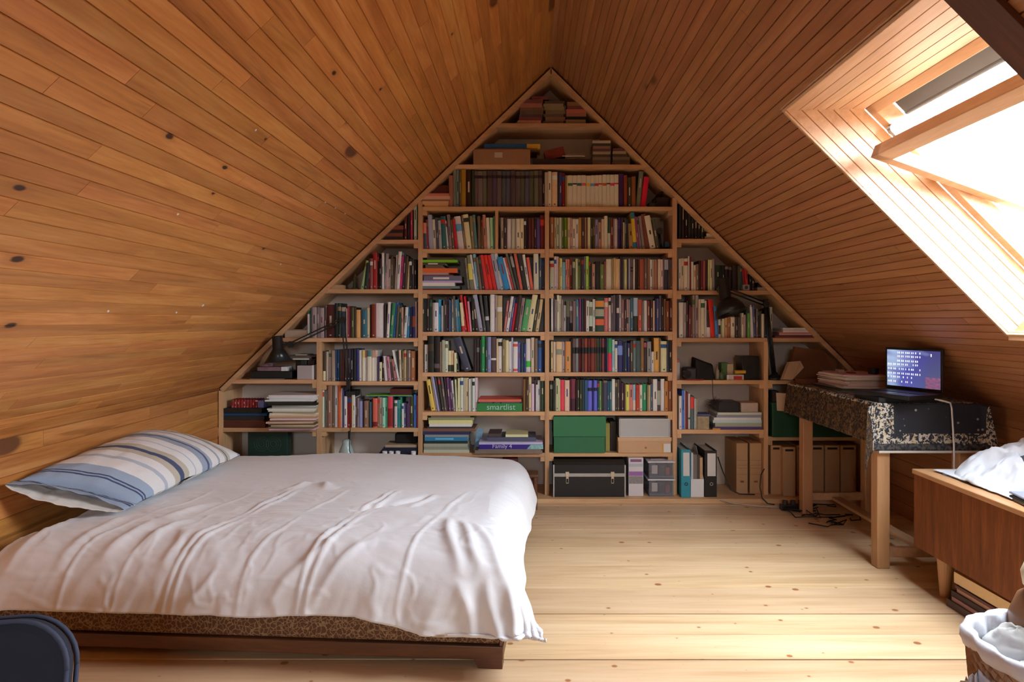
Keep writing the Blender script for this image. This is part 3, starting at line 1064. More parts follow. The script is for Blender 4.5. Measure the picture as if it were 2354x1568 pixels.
def book_mesh(mb, b):
    w, h = b['w'] - .0006, b['h']
    if b['lean']:
        th = math.atan2(b['lean'], h)
        w = w * math.cos(th)
        hl = h / math.cos(th)
        hl = min(hl, (h + 0.0) / math.cos(th))
    else:
        th, hl = 0.0, h
    d = min(.235, max(.11, .68 * h + prng.uniform(-.01, .02)))
    y0 = b['y']
    y1 = min(y0 + d, YB - .004)
    c0 = bookcol(b['col'])
    dark = tuple(x * .8 for x in c0)
    page = (.62, .54, .42)
    if th >= 0:
        piv = Vector((b['x'] + b['w'], 0, b['z'] + .0004))
        off = -w
    else:
        piv = Vector((b['x'], 0, b['z'] + .0004))
        off = 0
    M = Matrix.Translation(piv) @ Matrix.Rotation(th, 4, 'Y') @ Matrix.Translation((off, 0, 0))
    # covers and page block; spine slightly rounded
    t = min(.0025, w * .2)
    r = min(.004, w * .22)
    mb.box(t, w - t, y0 + .006, y1 - .004, .003, hl - .004, 0, page, M)
    mb.box(0, t, y0 + r, y1, 0, hl, 0, dark, M)
    mb.box(w - t, w, y0 + r, y1, 0, hl, 0, dark, M)
    # spine in segments
    cuts = [(0, hl, c0)]
    mark = []
    lum = sum(c0) / 3
    ink = (.03, .03, .03) if lum > .25 else (.62, .55, .42)
    if lum > .25 and prng.random() < .35:
        ink = prng.choice([(.3, .03, .03), (.04, .06, .25), (.05, .16, .1)])
    if b['bands']:
        for a, e, c in b['bands']:
            mark.append((max(0, a), min(hl, e), bookcol(c), True))
    elif w > .012:
        q = prng.random()
        if q < .55:
            a = hl * prng.uniform(.35, .55)
            mark.append((a, a + hl * prng.uniform(.12, .32), ink, False))
        if q < .3 or q > .8:
            mark.append((hl * .06, hl * .06 + .008, ink, False))
        if q > .88:
            c2 = bookcol(prng.choice(['a33', '358', 'dcb', '333', '875', '464']))
            mark.append((hl * .78, hl * .9, c2, True))
    mark.sort()
    z = 0
    segs = []
    for a, e, c, full in mark:
        if a < z + .001 or e > hl - .001:
            a = max(a, z)
            e = min(e, hl)
        if e <= a + .001:
            continue
        if a > z + 1e-5:
            segs.append((z, a, None, True))
        segs.append((a, e, c, full))
        z = e
    if z < hl - 1e-5:
        segs.append((z, hl, None, True))
    xs = [0, w * .18, w * .5 - w * .13, w * .5 + w * .13, w * .82, w]
    yy = [r, r * .25, 0, 0, r * .25, r]
    vs, fs, cs = [], [], []
    for a, e, c, full in segs:
        k = len(vs)
        for zz in (a, e):
            vs += [(x, y0 + yq, zz) for x, yq in zip(xs, yy)]
        for i in range(5):
            fs.append((k + i, k + i + 1, k + 7 + i, k + 6 + i))
            if c is None:
                cs.append(c0)
            elif full:
                cs.append(c)
            else:
                cs.append(c if i == 2 else c0)
    mb.add(vs, fs, 0, cs, M)
    # spine top and bottom closing faces
    for zz in (0, hl):
        mb.add([(x, y0 + yq, zz) for x, yq in zip(xs, yy)] + [(w, y0 + .007, zz), (0, y0 + .007, zz)], [tuple(range(8))], 0, dark, M)


def colour_name(c):
    h, l_, s = colorsys.rgb_to_hls(*hx(c))
    if s < .10 or (l_ > .62 and s < .22):
        if l_ > .78:
            return 'white'
        if l_ > .64:
            return 'pale grey' if s < .08 else 'off-white'
        if l_ > .45:
            return 'mid grey' if s < .08 else 'grey-beige'
        if l_ > .24:
            return 'dark grey'
        return 'black'
    hh = h * 360
    base = ('red' if hh < 14 or hh > 345 else 'orange-brown' if hh < 36 else 'yellow' if hh < 66 else 'green' if hh < 165
            else 'teal' if hh < 196 else 'blue' if hh < 250 else 'purple' if hh < 295 else 'magenta')
    if base == 'orange-brown' and l_ > .6:
        return 'cream'
    if base == 'yellow' and s < .45:
        return 'cream' if l_ > .6 else 'olive'
    if base == 'red' and s < .35:
        return 'pinkish' if l_ > .55 else 'brown'
    if base == 'orange-brown' and s < .35:
        return 'tan' if l_ > .45 else 'brown'
    if base in ('magenta',) and l_ > .5:
        return 'pink'
    if l_ < .25:
        return 'dark ' + base
    if l_ > .58:
        return 'light ' + base
    return base


ORD = ['first', 'second', 'third', 'fourth', 'fifth', 'sixth', 'seventh', 'eighth', 'ninth', 'tenth', 'eleventh', 'twelfth', 'thirteenth',
       'fourteenth', 'fifteenth', 'sixteenth', 'seventeenth', 'eighteenth', 'nineteenth', 'twentieth']
TENS = {2: 'twenty', 3: 'thirty', 4: 'forty', 5: 'fifty'}


def ordinal(n):
    if n <= 20:
        return ORD[n - 1]
    if n % 10 == 0:
        return {30: 'thirtieth', 40: 'fortieth', 50: 'fiftieth'}[n]
    return TENS[n // 10] + '-' + ORD[n % 10 - 1]


cnt = {}
for b in BSPEC:
    cnt[b['place']] = cnt.get(b['place'], 0) + 1
    b['n'] = cnt[b['place']]
rank = sorted(range(len(BSPEC)), key=lambda i: -BSPEC[i]['area'])
NBOOK = 290
single = set(rank[:NBOOK])
rest = MB()
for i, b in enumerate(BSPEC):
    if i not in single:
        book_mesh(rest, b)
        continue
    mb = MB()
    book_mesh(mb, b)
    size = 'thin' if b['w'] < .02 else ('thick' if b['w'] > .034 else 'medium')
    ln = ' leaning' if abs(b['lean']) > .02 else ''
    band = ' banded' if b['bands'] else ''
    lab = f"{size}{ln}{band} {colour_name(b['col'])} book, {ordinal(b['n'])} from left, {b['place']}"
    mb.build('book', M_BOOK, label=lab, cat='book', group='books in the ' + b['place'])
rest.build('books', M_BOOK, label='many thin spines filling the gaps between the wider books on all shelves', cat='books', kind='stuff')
print('BOOKS', len(BSPEC))


# ================================================================== flat-lying books and papers
def flat(x0, x1, y0, y1, z, h, col, name='book', lab=None, cat='book', group=None, skew=0.0, matl=None, bandcol=None, pages=True):
    """book, folder or magazine lying flat; returns its top"""
    mb = MB()
    c = bookcol(col)
    M = Matrix.Translation(((x0 + x1) / 2, (y0 + y1) / 2, z)) @ Matrix.Rotation(skew, 4, 'Z')
    a, b = (x1 - x0) / 2, (y1 - y0) / 2
    t = min(.002, h * .2)
    if pages and h > .007:
        mb.box(-a + .003, a - .003, -b + .004, b - .002, t, h - t, 0, (.62, .56, .46), M)
        mb.box(-a, a, -b + .0006, b, h - t, h, 0, c, M)
        mb.box(-a, a, -b + .0006, b, 0, t, 0, c, M)
        mb.box(-a, a, -b, -b + .003, 0, h, 0, c, M)
        if bandcol:
            mb.box(-a * .5, a * .35, -b - .0005, -b + .001, h * .3, h * .7, 0, bookcol(bandcol), M)
    else:
        mb.box(-a, a, -b, b, 0, h, 0, c, M)
    mb.build(name, M_BOOK, label=lab, cat=cat, group=group)
    return z + h


def stack(ox, oy, sc, base, z, items, where, group, Y=None, depth=.2, name='book', word='book'):
    """items from the bottom up: x0,x1,height in crop px, colour"""
    Y = Y or D + .01
    s = Y / F / sc
    k = 0
    used = {}
    for it in items:
        x0, x1, hh, c = it[:4]
        band = it[4] if len(it) > 4 else None
        k += 1
        X0 = (ox + x0 / sc - VX) / F * Y
        X1 = (ox + x1 / sc - VX) / F * Y
        pos = 'bottom of' if k == 1 else ('top of' if k == len(items) else ordinal(k) + ' up in')
        lab = f"{colour_name(c)} {word} lying flat, {pos} {where}"
        z = flat(X0, X1, Y, min(Y + depth, YB - .01), z, hh * s, c, name=name, lab=lab, cat=word, group=group, bandcol=band)
    return z


stack(960, 576, 7.847, 716, ZS['B3'], [(60, 600, 24, '722'), (85, 750, 48, '677'), (72, 670, 62, 'ccb'), (70, 800, 34, 'a9b'), (110, 790, 88, '667', 'ddd'),
      (80, 640, 20, '733'), (80, 560, 34, '988'), (82, 715, 82, 'c63'), (140, 450, 55, '654'), (85, 500, 52, '443', 'ccc'), (85, 720, 46, '7a2'),
      (170, 640, 40, '543')],
      'the pile on the left centre third shelf', 'books lying flat on the left centre third shelf')
stack(960, 950, 7.847, 740, ZS['B7'], [(110, 930, 55, 'aa9'), (115, 915, 55, '887'), (110, 900, 55, '998'), (120, 900, 50, '233'), (125, 900, 70, '379', '6ac'),
      (130, 905, 40, '888'), (95, 930, 60, '335'), (90, 1040, 55, '754'), (170, 960, 30, '333'), (210, 975, 50, 'ccc'), (200, 990, 68, 'cc8'),
      (190, 1020, 44, '886'), (240, 950, 30, '765')],
      'the pile on the lowest left centre shelf', 'books piled on the lowest left centre shelf')
# red folder and green game box
zt = ZS['B6']
Yg = D + .012
g = empty('game_box', PX(960 + 1475 / 7.847, 950, Yg), 'green box with white lowercase lettering lying on the sixth left centre shelf', 'box')
gx0, gx1 = XF(960 + 1070 / 7.847, Yg), XF(960 + 1885 / 7.847, Yg)
m = MB()
m.box(gx0, gx1, Yg, YB - .04, zt + .0005, zt + .056)
m.build('box_body', mat('green_card', '2f8a44', 0.5), g, bevel=.002)
m = MB()
m.box(gx0, gx1, Yg + .001, YB - .041, zt + .0565, zt + .064)
m.build('grey_edge', mat('grey_board', '55605a', 0.7), g)
lettering('smartlist', .056, ((gx0 + gx1) / 2 + .01, Yg - .001, zt + .012), (PI / 2, 0, 0), mat('mint_ink', 'b5dccb', .6), g)
m = MB()
for a in (gx0 + .005, gx0 + .105, gx1 - .015, gx0 + .155):
    m.box(a, a + .012, Yg - .001, Yg + .002, zt + .055, zt + .063)
m.build('clip', M_BLACK, g)
flat(gx0 + .008, gx1 - .004, Yg + .004, YB - .05, zt + .0645, .016, 'd65', name='folder', lab='coral red folder lying on the green lettered box', cat='folder')

# purple puzzle box, board games below it
Yp = D + .006
zt = ZS['B7']
z = zt - .03
mb = MB()
root = empty('carton', PX(1165, 1045, Yp), 'grey-brown flat cartons end standing beside pile under purple box', 'carton')
mb.box(XF(1092), XF(1247), Yp - .03, YB - .03, zt + .0005, zt + .022)
mb.build('carton_body', mat('grey_brown_card', '86796c', .8), root, bevel=.001)
m = MB()
m.box(XF(1100), XF(1243), Yp - .032, YB - .04, zt + .0225, zt + .030)
m.build('carton_lid', mat('grey_brown_card2', '8f7f74', .8), root, bevel=.001)
pg = empty('puzzle_box', PX(1175, 1035, Yp - .03), 'purple and white box with white lettering under grey albums', 'box')
px0, px1 = XF(1101, Yp - .03), XF(1249, Yp - .03)
m = MB()
m.box(px0, px1, Yp - .028, YB - .05, zt + .031, zt + .061)
m.build('box_body', mat('violet_card', '3a2290', .45), pg, bevel=.001)
m = MB()
m.box(px0, px1 - .004, Yp - .03, YB - .05, zt + .0615, zt + .078)
m.build('box_lid', mat('lilac_card', 'c9c6ea', .5), pg, bevel=.001)
m = MB()
m.hexa([Vector((px1 - .11, Yp - .029, zt + .031)), Vector((px1 - .0005, Yp - .029, zt + .031)), Vector((px1 - .0005, Yp - .026, zt + .031)), Vector((px1 - .11, Yp - .026, zt + .031))],
       [Vector((px1 - .085, Yp - .029, zt + .060)), Vector((px1 - .0005, Yp - .029, zt + .060)), Vector((px1 - .0005, Yp - .026, zt + .060)), Vector((px1 - .085, Yp - .026, zt + .060))])
m.build('picture', mat('pond_print', '8cc3c0', .5, var=.6, scale=60), pg)
lettering('Family 4', .040, (px0 + .155, Yp - .0295, zt + .0375), (PI / 2, 0, 0), mat('white_ink', 'dcd8ee', .6), pg)
z = zt + .0785
z = flat(XF(1120), XF(1232), Yp, YB - .06, z, .026, '556', name='album', lab='slate grey album lying on the purple lettered box', cat='album')
flat(XF(1122), XF(1152), Yp + .02, YB - .08, z, .022, '544', name='notebook', lab='small dark brown notebook on the slate grey album', cat='notebook')
flat(XF(1162), XF(1214), Yp + .01, YB - .08, z, .018, 'dd9', name='notepad', lab='pale yellow notepad on the slate grey album', cat='notepad')
m = MB()
m.hexa([PX(1088, 1040, D + .1), PX(1100, 1040, D + .1), PX(1100, 1040, D + .22), PX(1088, 1040, D + .22)],
       [PX(1098, 985, D + .1), PX(1112, 985, D + .1), PX(1112, 985, D + .22), PX(1098, 985, D + .22)])
m.build('magazine', mat('sky_print', '7fa9c4', .4, var=.5, scale=40), label='light blue magazine leaning beside the purple lettered box', cat='magazine')
# red-brown box below the shelf
m = MB()
m.box(XF(1155), XF(1189), D + .03, YB - .03, zb + .0005, ZF(1056))
m.build('box', mat('redbrown_card', '6a241a', .6), label='dark red-brown box under the lowest left centre shelf', cat='box')

# ------------------------------------------------ top of the triangle
Yt = D + .03
for nm, x0, x1, items in (('left', 1193, 1249, [9, 8, 6, 9, 7, 10, 9]), ('middle', 1252, 1300, [8, 9, 7, 9, 8, 7, 6]), ('right', 1303, 1351, [11, 7, 8, 9, 8, 9])):
    z = ZS['T0'] + .0005
    cols = {'left': ['c97', '744', '544', '654', '754', '965', '744'], 'middle': ['765', '865', '654', '765', '875', '876', '543'],
            'right': ['986', '222', '965', 'a65', '744', '864']}[nm]
    for k, (hh, c) in enumerate(zip(items, cols)):
        dx = prng.uniform(-3, 3)
        h = hh / SD
        pos = 'bottom' if k == 0 else ('top' if k == len(items) - 1 else ordinal(k + 1) + ' from bottom')
        z = flat(XF(x0 + dx), XF(x1 + dx - 2), Yt, Yt + .15, z, h, c, lab=f"old {colour_name(c)} book, {pos} of {nm} pile under the roof apex", group='old books piled under the roof apex')
flat(XF(1222), XF(1262), Yt + .02, Yt + .14, ZS['T0'] + 60 / SD, 7 / SD, '855', lab='single reddish book crowning the left pile under the roof apex')
# carton with a blue and yellow box on it
cb_ = empty('storage_carton', PX(1145, 378, D), 'open tan cardboard carton on the shelf under the roof apex', 'carton')
z0 = ZS['T1'] + .0005
x0, x1, zt_ = XF(1088), XF(1219), ZF(343)
m = MB()
m.box(x0, x1, D + .004, D + .01, z0, zt_)
m.box(x0, x1, D + .24, D + .246, z0, zt_)
m.box(x0, x0 + .006, D + .01, D + .24, z0, zt_)
m.box(x1 - .006, x1, D + .01, D + .24, z0, zt_)
m.box(x0, x1, D + .01, D + .24, z0, z0 + .006)
m.build('carton_body', mat('tan_carton', 'a67c5c', .85), cb_)
m = MB()
m.box(XF(1137), XF(1155), D + .002, D + .0045, ZF(362), ZF(350))
m.build('sticker', mat('sticker', 'cbb9a6', .6), cb_)
m = MB()
m.box(x0 + .003, XF(1235), D + .012, D + .236, zt_ + .0005, zt_ + .009)
m.build('carton_lid', mat('carton_lid', '8b5a38', .8), cb_)
bb = empty('board_game', PX(1170, 318, D), 'long blue box with a yellow end on the tan carton', 'box')
m = MB()
m.box(XF(1112), XF(1211), D + .02, D + .2, zt_ + .010, zt_ + .042)
m.build('box_body', mat('blue_card', '1f5f9c', .5), bb, bevel=.001)
m = MB()
m.box(XF(1211), XF(1242), D + .019, D + .2, zt_ + .010, zt_ + .040)
m.build('box_end', mat('yellow_card', 'dcb236', .5), bb, bevel=.001)
# leaning book, black tray with paper
z0 = ZS['T1'] + .0005
z1 = flat(XF(1224), XF(1362), D + .02, D + .2, z0, .042, '322', name='portfolio', lab='black portfolio lying beside the carton under the roof apex', cat='portfolio', pages=False)
m = MB()
M = Matrix.Translation((XF(1278), D + .1, z1 + .02)) @ Matrix.Rotation(math.radians(-14), 4, 'Y')
m.box(-.068, .068, -.05, .05, -.008, .058, 0, bookcol('732'), M)
m.build('book', M_BOOK, label='reddish brown book propped on the black portfolio', cat='book')
m = MB()
m.add([PX(1292, 359, D + .03), PX(1345, 359, D + .03), PX(1345, 352, D + .15), PX(1300, 356, D + .15)], [(0, 1, 2, 3)])
m.build('paper', M_WHITE, label='sheets of white paper on the black portfolio', cat='paper', solid=.004)
for nm, x0, x1, n in (('left', 1363, 1406, 9), ('right', 1409, 1450, 6)):
    z = ZS['T1'] + .0005
    for k in range(n):
        c = ['876', '654', '765', '543', '987', '644', '865', '443', 'a98'][k]
        h = (6.4 if nm == 'left' else 6.6) / SD
        pos = 'bottom' if k == 0 else ('top' if k == n - 1 else ordinal(k + 1) + ' from bottom')
        sh_ = max(0, k - 2) * 4 if nm == 'right' else 0
        z = flat(XF(x0 + prng.uniform(-1, 1)), XF(x1 - 1 - sh_), D + .03, D + .17, z, h, c,
                 lab=f"{colour_name(c)} old book, {pos} of {nm} pile beside portfolio", group='old books piled on the second highest shelf')
# tan envelopes and a dark red case left of the top row
z = ZS['T2'] + .0005
for k, (x0, x1, h, c) in enumerate([(975, 1030, 5, 'c96'), (968, 1031, 8, 'd97'), (970, 1033, 4, '864'), (968, 1034, 8, 'd98'), (970, 1032, 6, 'b76')]):
    z = flat(XF(x0), XF(x1), D + .01, D + .21, z, h / SD, c, name='folder', cat='folder', pages=False,
             lab=f"tan paper folder, {ordinal(k + 1)} from bottom at the left of the long top row", group='tan folders at the left of the long top row')
m = MB()
m.box(XF(990), XF(1030), D + .04, D + .2, z + .0005, z + .062)
m.build('case', mat('darkred_leather', '5a1c12', .5), label='dark red case lying on the tan paper folders', cat='case', bevel=.003)
# outer top left corner books
for x0, x1, tp, c in ((928, 934, 480, '622'), (935, 941, 468, '322'), (942, 947, 462, 'a35'), (950, 957, 456, 'aba')):
    b = dict(x=XF(x0), w=XF(x1) - XF(x0), h=(550 - tp) / SD, lean=0, y=D + .02, z=ZS['A1'], col=c, bands=[], area=0)
    mb = MB()
    book_mesh(mb, b)
    mb.build('book', M_BOOK, label=f"tall {colour_name(c)} book upright in the small left corner compartment", cat='book', group='books in the small left corner compartment')
z = ZS['A1']
for k, (x0, x1, h, c) in enumerate([(882, 925, 8, '322'), (884, 924, 8, '743'), (890, 926, 8, '322'), (893, 926, 9, '843')]):
    z = flat(XF(x0), XF(x1), D + .02, D + .2, z + .0003, h / SD, c, lab=f"{colour_name(c)} book lying {ordinal(k+1)} up in the left corner compartment",
             group='books lying in the small left corner compartment')
# right corner compartment
for k in range(8):
    x0 = 1562 + k * 7.4
    b = dict(x=XF(x0), w=.0205, h=(98 - k * 8.5) / SD, lean=0, y=D + .03, z=ZS['D1'], col=['222', '322', '211', '333', '221', '322', '222', '332'][k], bands=[], area=0)
    mb = MB()
    book_mesh(mb, b)
    mb.build('book', M_BOOK, label=f"dark book, {ordinal(k+1)} from left in the small right corner compartment", cat='book', group='dark books in the small right corner compartment')
z = ZS['D1']
for k, (x0, x1, h, c) in enumerate([(1622, 1660, 6, 'a98'), (1626, 1656, 7, 'ba9')]):
    z = flat(XF(x0), XF(x1), D + .02, D + .17, z + .0003, h / SD, c, name='notebook', cat='notebook',
             lab=('lower' if k == 0 else 'upper') + ' of two pale notebooks lying in the right corner compartment')
# black tripod in the top row corner
tp_ = empty('tripod', (XF(1520), D + .1, ZS['T2']), 'folded black tripod lying at the right end of the long top row', 'tripod')
m = MB()
for k in range(3):
    m.tube([PX(1500, 468 - k * 3, D + .05 + k * .03), PX(1533, 431 - k * 2, D + .12 + k * .03)], .007)
m.build('leg', M_BLACK, tp_, smooth=True)
m = MB()
m.box(XF(1494), XF(1512), D + .04, D + .12, ZS['T2'] + .001, ZS['T2'] + .035)
m.build('head', M_BLACK, tp_, bevel=.004)
m = MB()
m.box(XF(1512), XF(1543), D + .05, D + .16, ZS['T2'] + .0005, ZS['T2'] + .075)
m.build('bag', mat('brown_pouch', '3a2a26', .8), label='small dark brown pouch under the tripod legs at the top row end', cat='pouch', bevel=.01)
# webcam on a stem and two white pegs, second row right
wc = empty('webcam', (XF(1528), D + .08, ZS['C2']), 'black webcam on a round stand at the end of the second row', 'webcam')
m = MB()
m.cyl((XF(1527), D + .06, ZS['C2'] + .0005), (XF(1527), D + .06, ZS['C2'] + .012), .035, .03, 24)
m.build('stand', M_BLACK, wc, smooth=False, bevel=.002)
m = MB()
m.tube([(XF(1524), D + .06, ZS['C2'] + .01), (XF(1521), D + .055, ZS['C2'] + .06), (XF(1519), D + .05, ZS['C2'] + .11)], .008)
m.build('stem', M_BLACK, wc, smooth=True)
m = MB()
m.cyl((XF(1519), D + .03, ZS['C2'] + .125), (XF(1519), D + .075, ZS['C2'] + .125), .022, .019, 20)
m.build('camera_head', M_BLACK, wc, smooth=False)
m = MB()
m.box(XF(1530), XF(1541), D + .03, D + .07, ZS['C2'] + .013, ZS['C2'] + .055)
m.build('blue_case', mat('petrol_plastic', '123a4a', .4), wc, bevel=.003)
# ================================================================== THINGS ON THE OUTER SHELVES
def shell_box(name, x0, x1, y0, y1, z0, z1, m, label, cat, bevel=.002, group=None):
    mb = MB()
    mb.box(x0, x1, y0, y1, z0, z1)
    return mb.build(name, m, label=label, cat=cat, bevel=bevel, group=group)


# A3: small pale card box, little brown figure, tiny jar
z = ZS['A3'] + .0005
shell_box('box', XF(755), XF(786), D + .03, D + .15, z, z + .030, mat('cream_card', 'c9ab86', .8), 'small cream card box at the far left of the third left outer shelf', 'box')
fg = empty('ornament', (XF(809), D + .08, z), 'small carved brown ornament left of the white leaning book', 'ornament')
m = MB()
m.lathe([(.0, 0), (.035, 0), (.036, .006), (.018, .014), (.012, .05), (.017, .07), (.012, .09), (.004, .108), (0, .11)], Matrix.Translation((XF(809), D + .08, z)), 20)
m.build('figure', mat('carved_brown', '6a3b20', .5), fg, smooth=True)
m = MB()
m.box(XF(811), XF(814), D + .03, D + .06, z + .0, z + .085)
m.build('candle', mat('green_wax', '2f4a2a', .5), fg)
# A4 left: cream box with lid
z = ZS['A4'] + .0005
cb2 = empty('archive_box', (XF(676), D + .1, z), 'cream cardboard box at the left end of the fourth left outer shelf', 'box')
m = MB()
m.box(XF(653), XF(704), D + .012, D + .22, z, z + .050)
m.build('box_body', mat('cream_box', 'b9a48e', .8), cb2, bevel=.002)
m = MB()
m.box(XF(651), XF(703), D + .010, D + .223, z + .0505, z + .056)
m.build('box_lid', mat('cream_lid', 'a08c78', .8), cb2, bevel=.001)
# P5: black storage drawer, card strip with white light fitting, white box, dark boxes, papers
z = ZS['P5'] + .0005
shell_box('radio', XF(574), XF(668), D + .02, D + .18, z + .006, z + .055, mat('dark_radio', '1c211f', .45), 'flat black cassette player under the left desk lamp', 'radio', .004)
shell_box('tray', XF(572), XF(650), D + .012, D + .2, z, z + .0055, mat('grey_tray', '8d827a', .6), 'thin grey tray beneath the black cassette player', 'tray', .001)
shell_box('book', XF(587), XF(643), D + .03, D + .17, z + .056, z + .082, mat('mauve_print', '8d6f78', .6, var=.4, scale=50), 'mauve patterned book lying on the black cassette player', 'book', .001)
shell_box('box', XF(643), XF(657), D + .025, D + .12, z + .056, z + .084, M_WHITEP, 'tiny bright white carton at the right end of the mauve book', 'carton', .001)
shell_box('box', XF(593), XF(609), D + .06, D + .14, z + .0825, z + .100, mat('mauve_small', '9d7a8c', .6, var=.3, scale=70), 'tiny mauve packet on the mauve patterned book', 'packet', .002)
wb = empty('white_box', (XF(700), D + .1, z), 'pale grey-white cube box beside the inner upright', 'box')
m = MB()
m.box(XF(682), XF(716), D + .008, D + .14, z, z + .094)
m.build('box_body', mat('greywhite_card', 'b4a9a6', .6, var=.05), wb, bevel=.002)
m = MB()
m.box(XF(716.2), XF(720), D + .009, D + .14, z, z + .096)
m.build('box_edge', M_WHITE, wb)
shell_box('tin', XF(686), XF(700), D + .04, D + .12, z + .0965, z + .128, mat('dark_green_tin', '24302c', .4), 'dark green tin on the grey-white cube box', 'tin', .004)
shell_box('tin', XF(702), XF(718), D + .04, D + .12, z + .0965, z + .128, mat('dark_plum_tin', '33181c', .4), 'dark plum tin on the grey-white cube box', 'tin', .004)
zz = z + .1285
for k, (x0, x1, h, c, d_) in enumerate([(664, 720, .004, '443', 'dark'), (668, 706, .007, 'bbb', 'white'), (662, 712, .012, '654', 'brown'), (660, 722, .010, '544', 'dark brown'), (674, 700, .006, '998', 'grey')]):
    zz = flat(XF(x0), XF(x1), D + .04, D + .18, zz, h, c, name='notebook', cat='notebook', pages=False,
              lab=f"{d_} thin notebook, {ordinal(k+1)} from bottom on the two dark tins", group='notebooks on the two dark tins')
shell_box('holder', XF(661), XF(679), D + .15, D + .25, z, z + .125, mat('holder_brown', '4a3524', .7), 'dark brown box standing behind the grey-white cube box', 'box', .002)
# P6: left pile of boxes and right pile of magazines
z = ZS['P6'] + .0005
Yl = D + .01
lx = [(508, 608, .044, '5a2c1a', 'reddish brown wooden case at the bottom of the far left pile', 'case'),
      (506, 604, .005, '8a4436', 'red rimmed folder on the reddish brown wooden case', 'folder'),
      (505, 606, .030, '2c2826', 'charcoal box in the middle of the far left pile', 'box'),
      (508, 612, .018, '17466a', 'dark blue folder on the charcoal box', 'folder'),
      (503, 600, .034, '1f1c18', 'black long box below the dark red books', 'box')]
for x0, x1, h, c, lab, cat in lx:
    shell_box(cat, XF(x0), XF(x1), Yl, Yl + .22, z, z + h - .0005, mat('pile_' + c, c, .6), lab, cat, .002)
    z += h
for k in range(9):
    x0 = 526 + k * 6.9
    b = dict(x=XF(x0), w=.0195, h=.055, lean=0, y=D + .03, z=z, col='822', bands=[], area=0)
    mb = MB()
    book_mesh(mb, b)
    mb.build('book', M_BOOK, label='small dark red book of the matching set standing on the black long box', cat='book', group='matching dark red books on the black long box')
shell_box('box', XF(588.5), XF(602), D + .03, D + .12, z, z + .05, mat('lilac_pack', '8088c8', .6), 'small lilac packet right of the dark red book set', 'packet')
prng2 = random.Random(5)
z = ZS['P6'] + .0005
cols = ['c9a', '765', 'ba8', '654', 'b98', '875', 'caa', 'a87', 'ba8', 'cba', '987', 'bba', 'ccb', '998', 'dcc', '222', '332', 'ccc', 'bcc', 'dcd', 'cbb']
for k, c in enumerate(cols):
    h = 3.6 / SD if k not in (15, 16) else 4.5 / SD
    x0 = 614 + prng2.uniform(0, 14) - (8 if k > 14 else 0)
    z = flat(XF(x0, D - .05), XF(min(726, x0 + 108 + prng2.uniform(-4, 4)), D - .05), D - .045 - max(0, 9 - k) * .006 + prng2.uniform(-.012, .012), D + .2, z, h, c, name='magazine', cat='magazine', pages=False, skew=prng2.uniform(-.05, .05),
             lab=f"{colour_name(c)} magazine, {ordinal(k+1)} from bottom of the sagging pile beside the pillow", group='magazines in the sagging pile above the green album')
# green embossed album behind the bed
ga = empty('album', (XF(608), D + .1, zb), 'dark green album with spiral tooling standing behind the bed head', 'album')
m = MB()
m.box(XF(562), XF(655), D + .05, D + .13, zb + .0005, ZF(985 + 8))
m.build('cover', mat('green_leather', '1f3a30', .5, bump=.3, scale=80), ga, bevel=.004)
m = MB()
for R_, cxp in ((.05, 594), (.05, 622)):
    for q in range(3):
        r = R_ * (1 - q * .3)
        c = Vector((XF(cxp), D + .049, ZF(1024)))
        pts = [c + Vector((math.cos(t) * r, 0, math.sin(t) * r)) for t in [2 * PI * i / 24 for i in range(25)]]
        m.tube(pts, .0016, 6)
m.build('tooling', mat('green_leather_line', '34584a', .5), ga, smooth=True)
# A6 top: green pamphlets, red box, black case
z = ZS['A6'] + (1020 - 318) / 9.808 / SD + .001
z = flat(XF(730 + 1110 / 9.808), XF(730 + 2135 / 9.808), D + .02, D + .17, z, .0035, '488', name='pamphlet', lab='teal pamphlet lying across the lowest left outer row', cat='pamphlet', pages=False)
z = flat(XF(730 + 1080 / 9.808), XF(730 + 2110 / 9.808), D + .018, D + .17, z, .0035, '7a5', name='pamphlet', lab='green and cream pamphlet lying on the teal pamphlet', cat='pamphlet', pages=False)
z = flat(XF(730 + 1600 / 9.808), XF(730 + 2090 / 9.808), D + .05, D + .17, z, .040, '522', lab='dark red thick book lying on the green pamphlet', matl=None)
shell_box('case', XF(730 + 605 / 9.808), XF(730 + 825 / 9.808), D + .02, D + .16, ZS['A6'] + .205, ZS['A6'] + .245, mat('black_case', '1c1e22', .5), 'small black case lying on the red book of the lowest left outer row', 'case')
# under A6: white jug, cable, dark things with white cups
jg = empty('jug', (XF(787), D + .12, zb), 'pale aqua glass jug standing behind the bed', 'jug')
zj = ZF(1048) - .13
m = MB()
zt_ = ZF(1016)
prof = [(.0, zb), (.05, zb), (.062, zb + .05), (.060, zt_ - .12), (.045, zt_ - .07), (.028, zt_ - .03), (.03, zt_ - .01), (.016, zt_), (0, zt_)]
m.lathe(prof, Matrix.Translation((XF(787), D + .1, 0)), 28)
m.build('body', mat('aqua_ceramic', 'b5c8c4', .25), jg, smooth=True)
bw = empty('tray', (XF(912), D + .1, zb), 'dark blue patterned tray with cream papers behind the bed', 'tray')
zt_ = ZF(1030)
m = MB()
m.hexa([(XF(866), D + .02, ZF(1048)), (XF(958), D + .02, ZF(1048)), (XF(958), D + .2, ZF(1048)), (XF(866), D + .2, ZF(1048))],
       [(XF(880), D + .02, zt_), (XF(958), D + .02, zt_), (XF(958), D + .2, zt_), (XF(880), D + .2, zt_)])
m.build('tray_body', mat('navy_print', '1c2038', .5, var=.5, scale=60), bw)
m = MB()
m.box(XF(866), XF(958), D + .02, D + .2, zb + .0005, ZF(1049))
m.build('stand', mat('dark_box', '241c18', .6), bw)
m = MB()
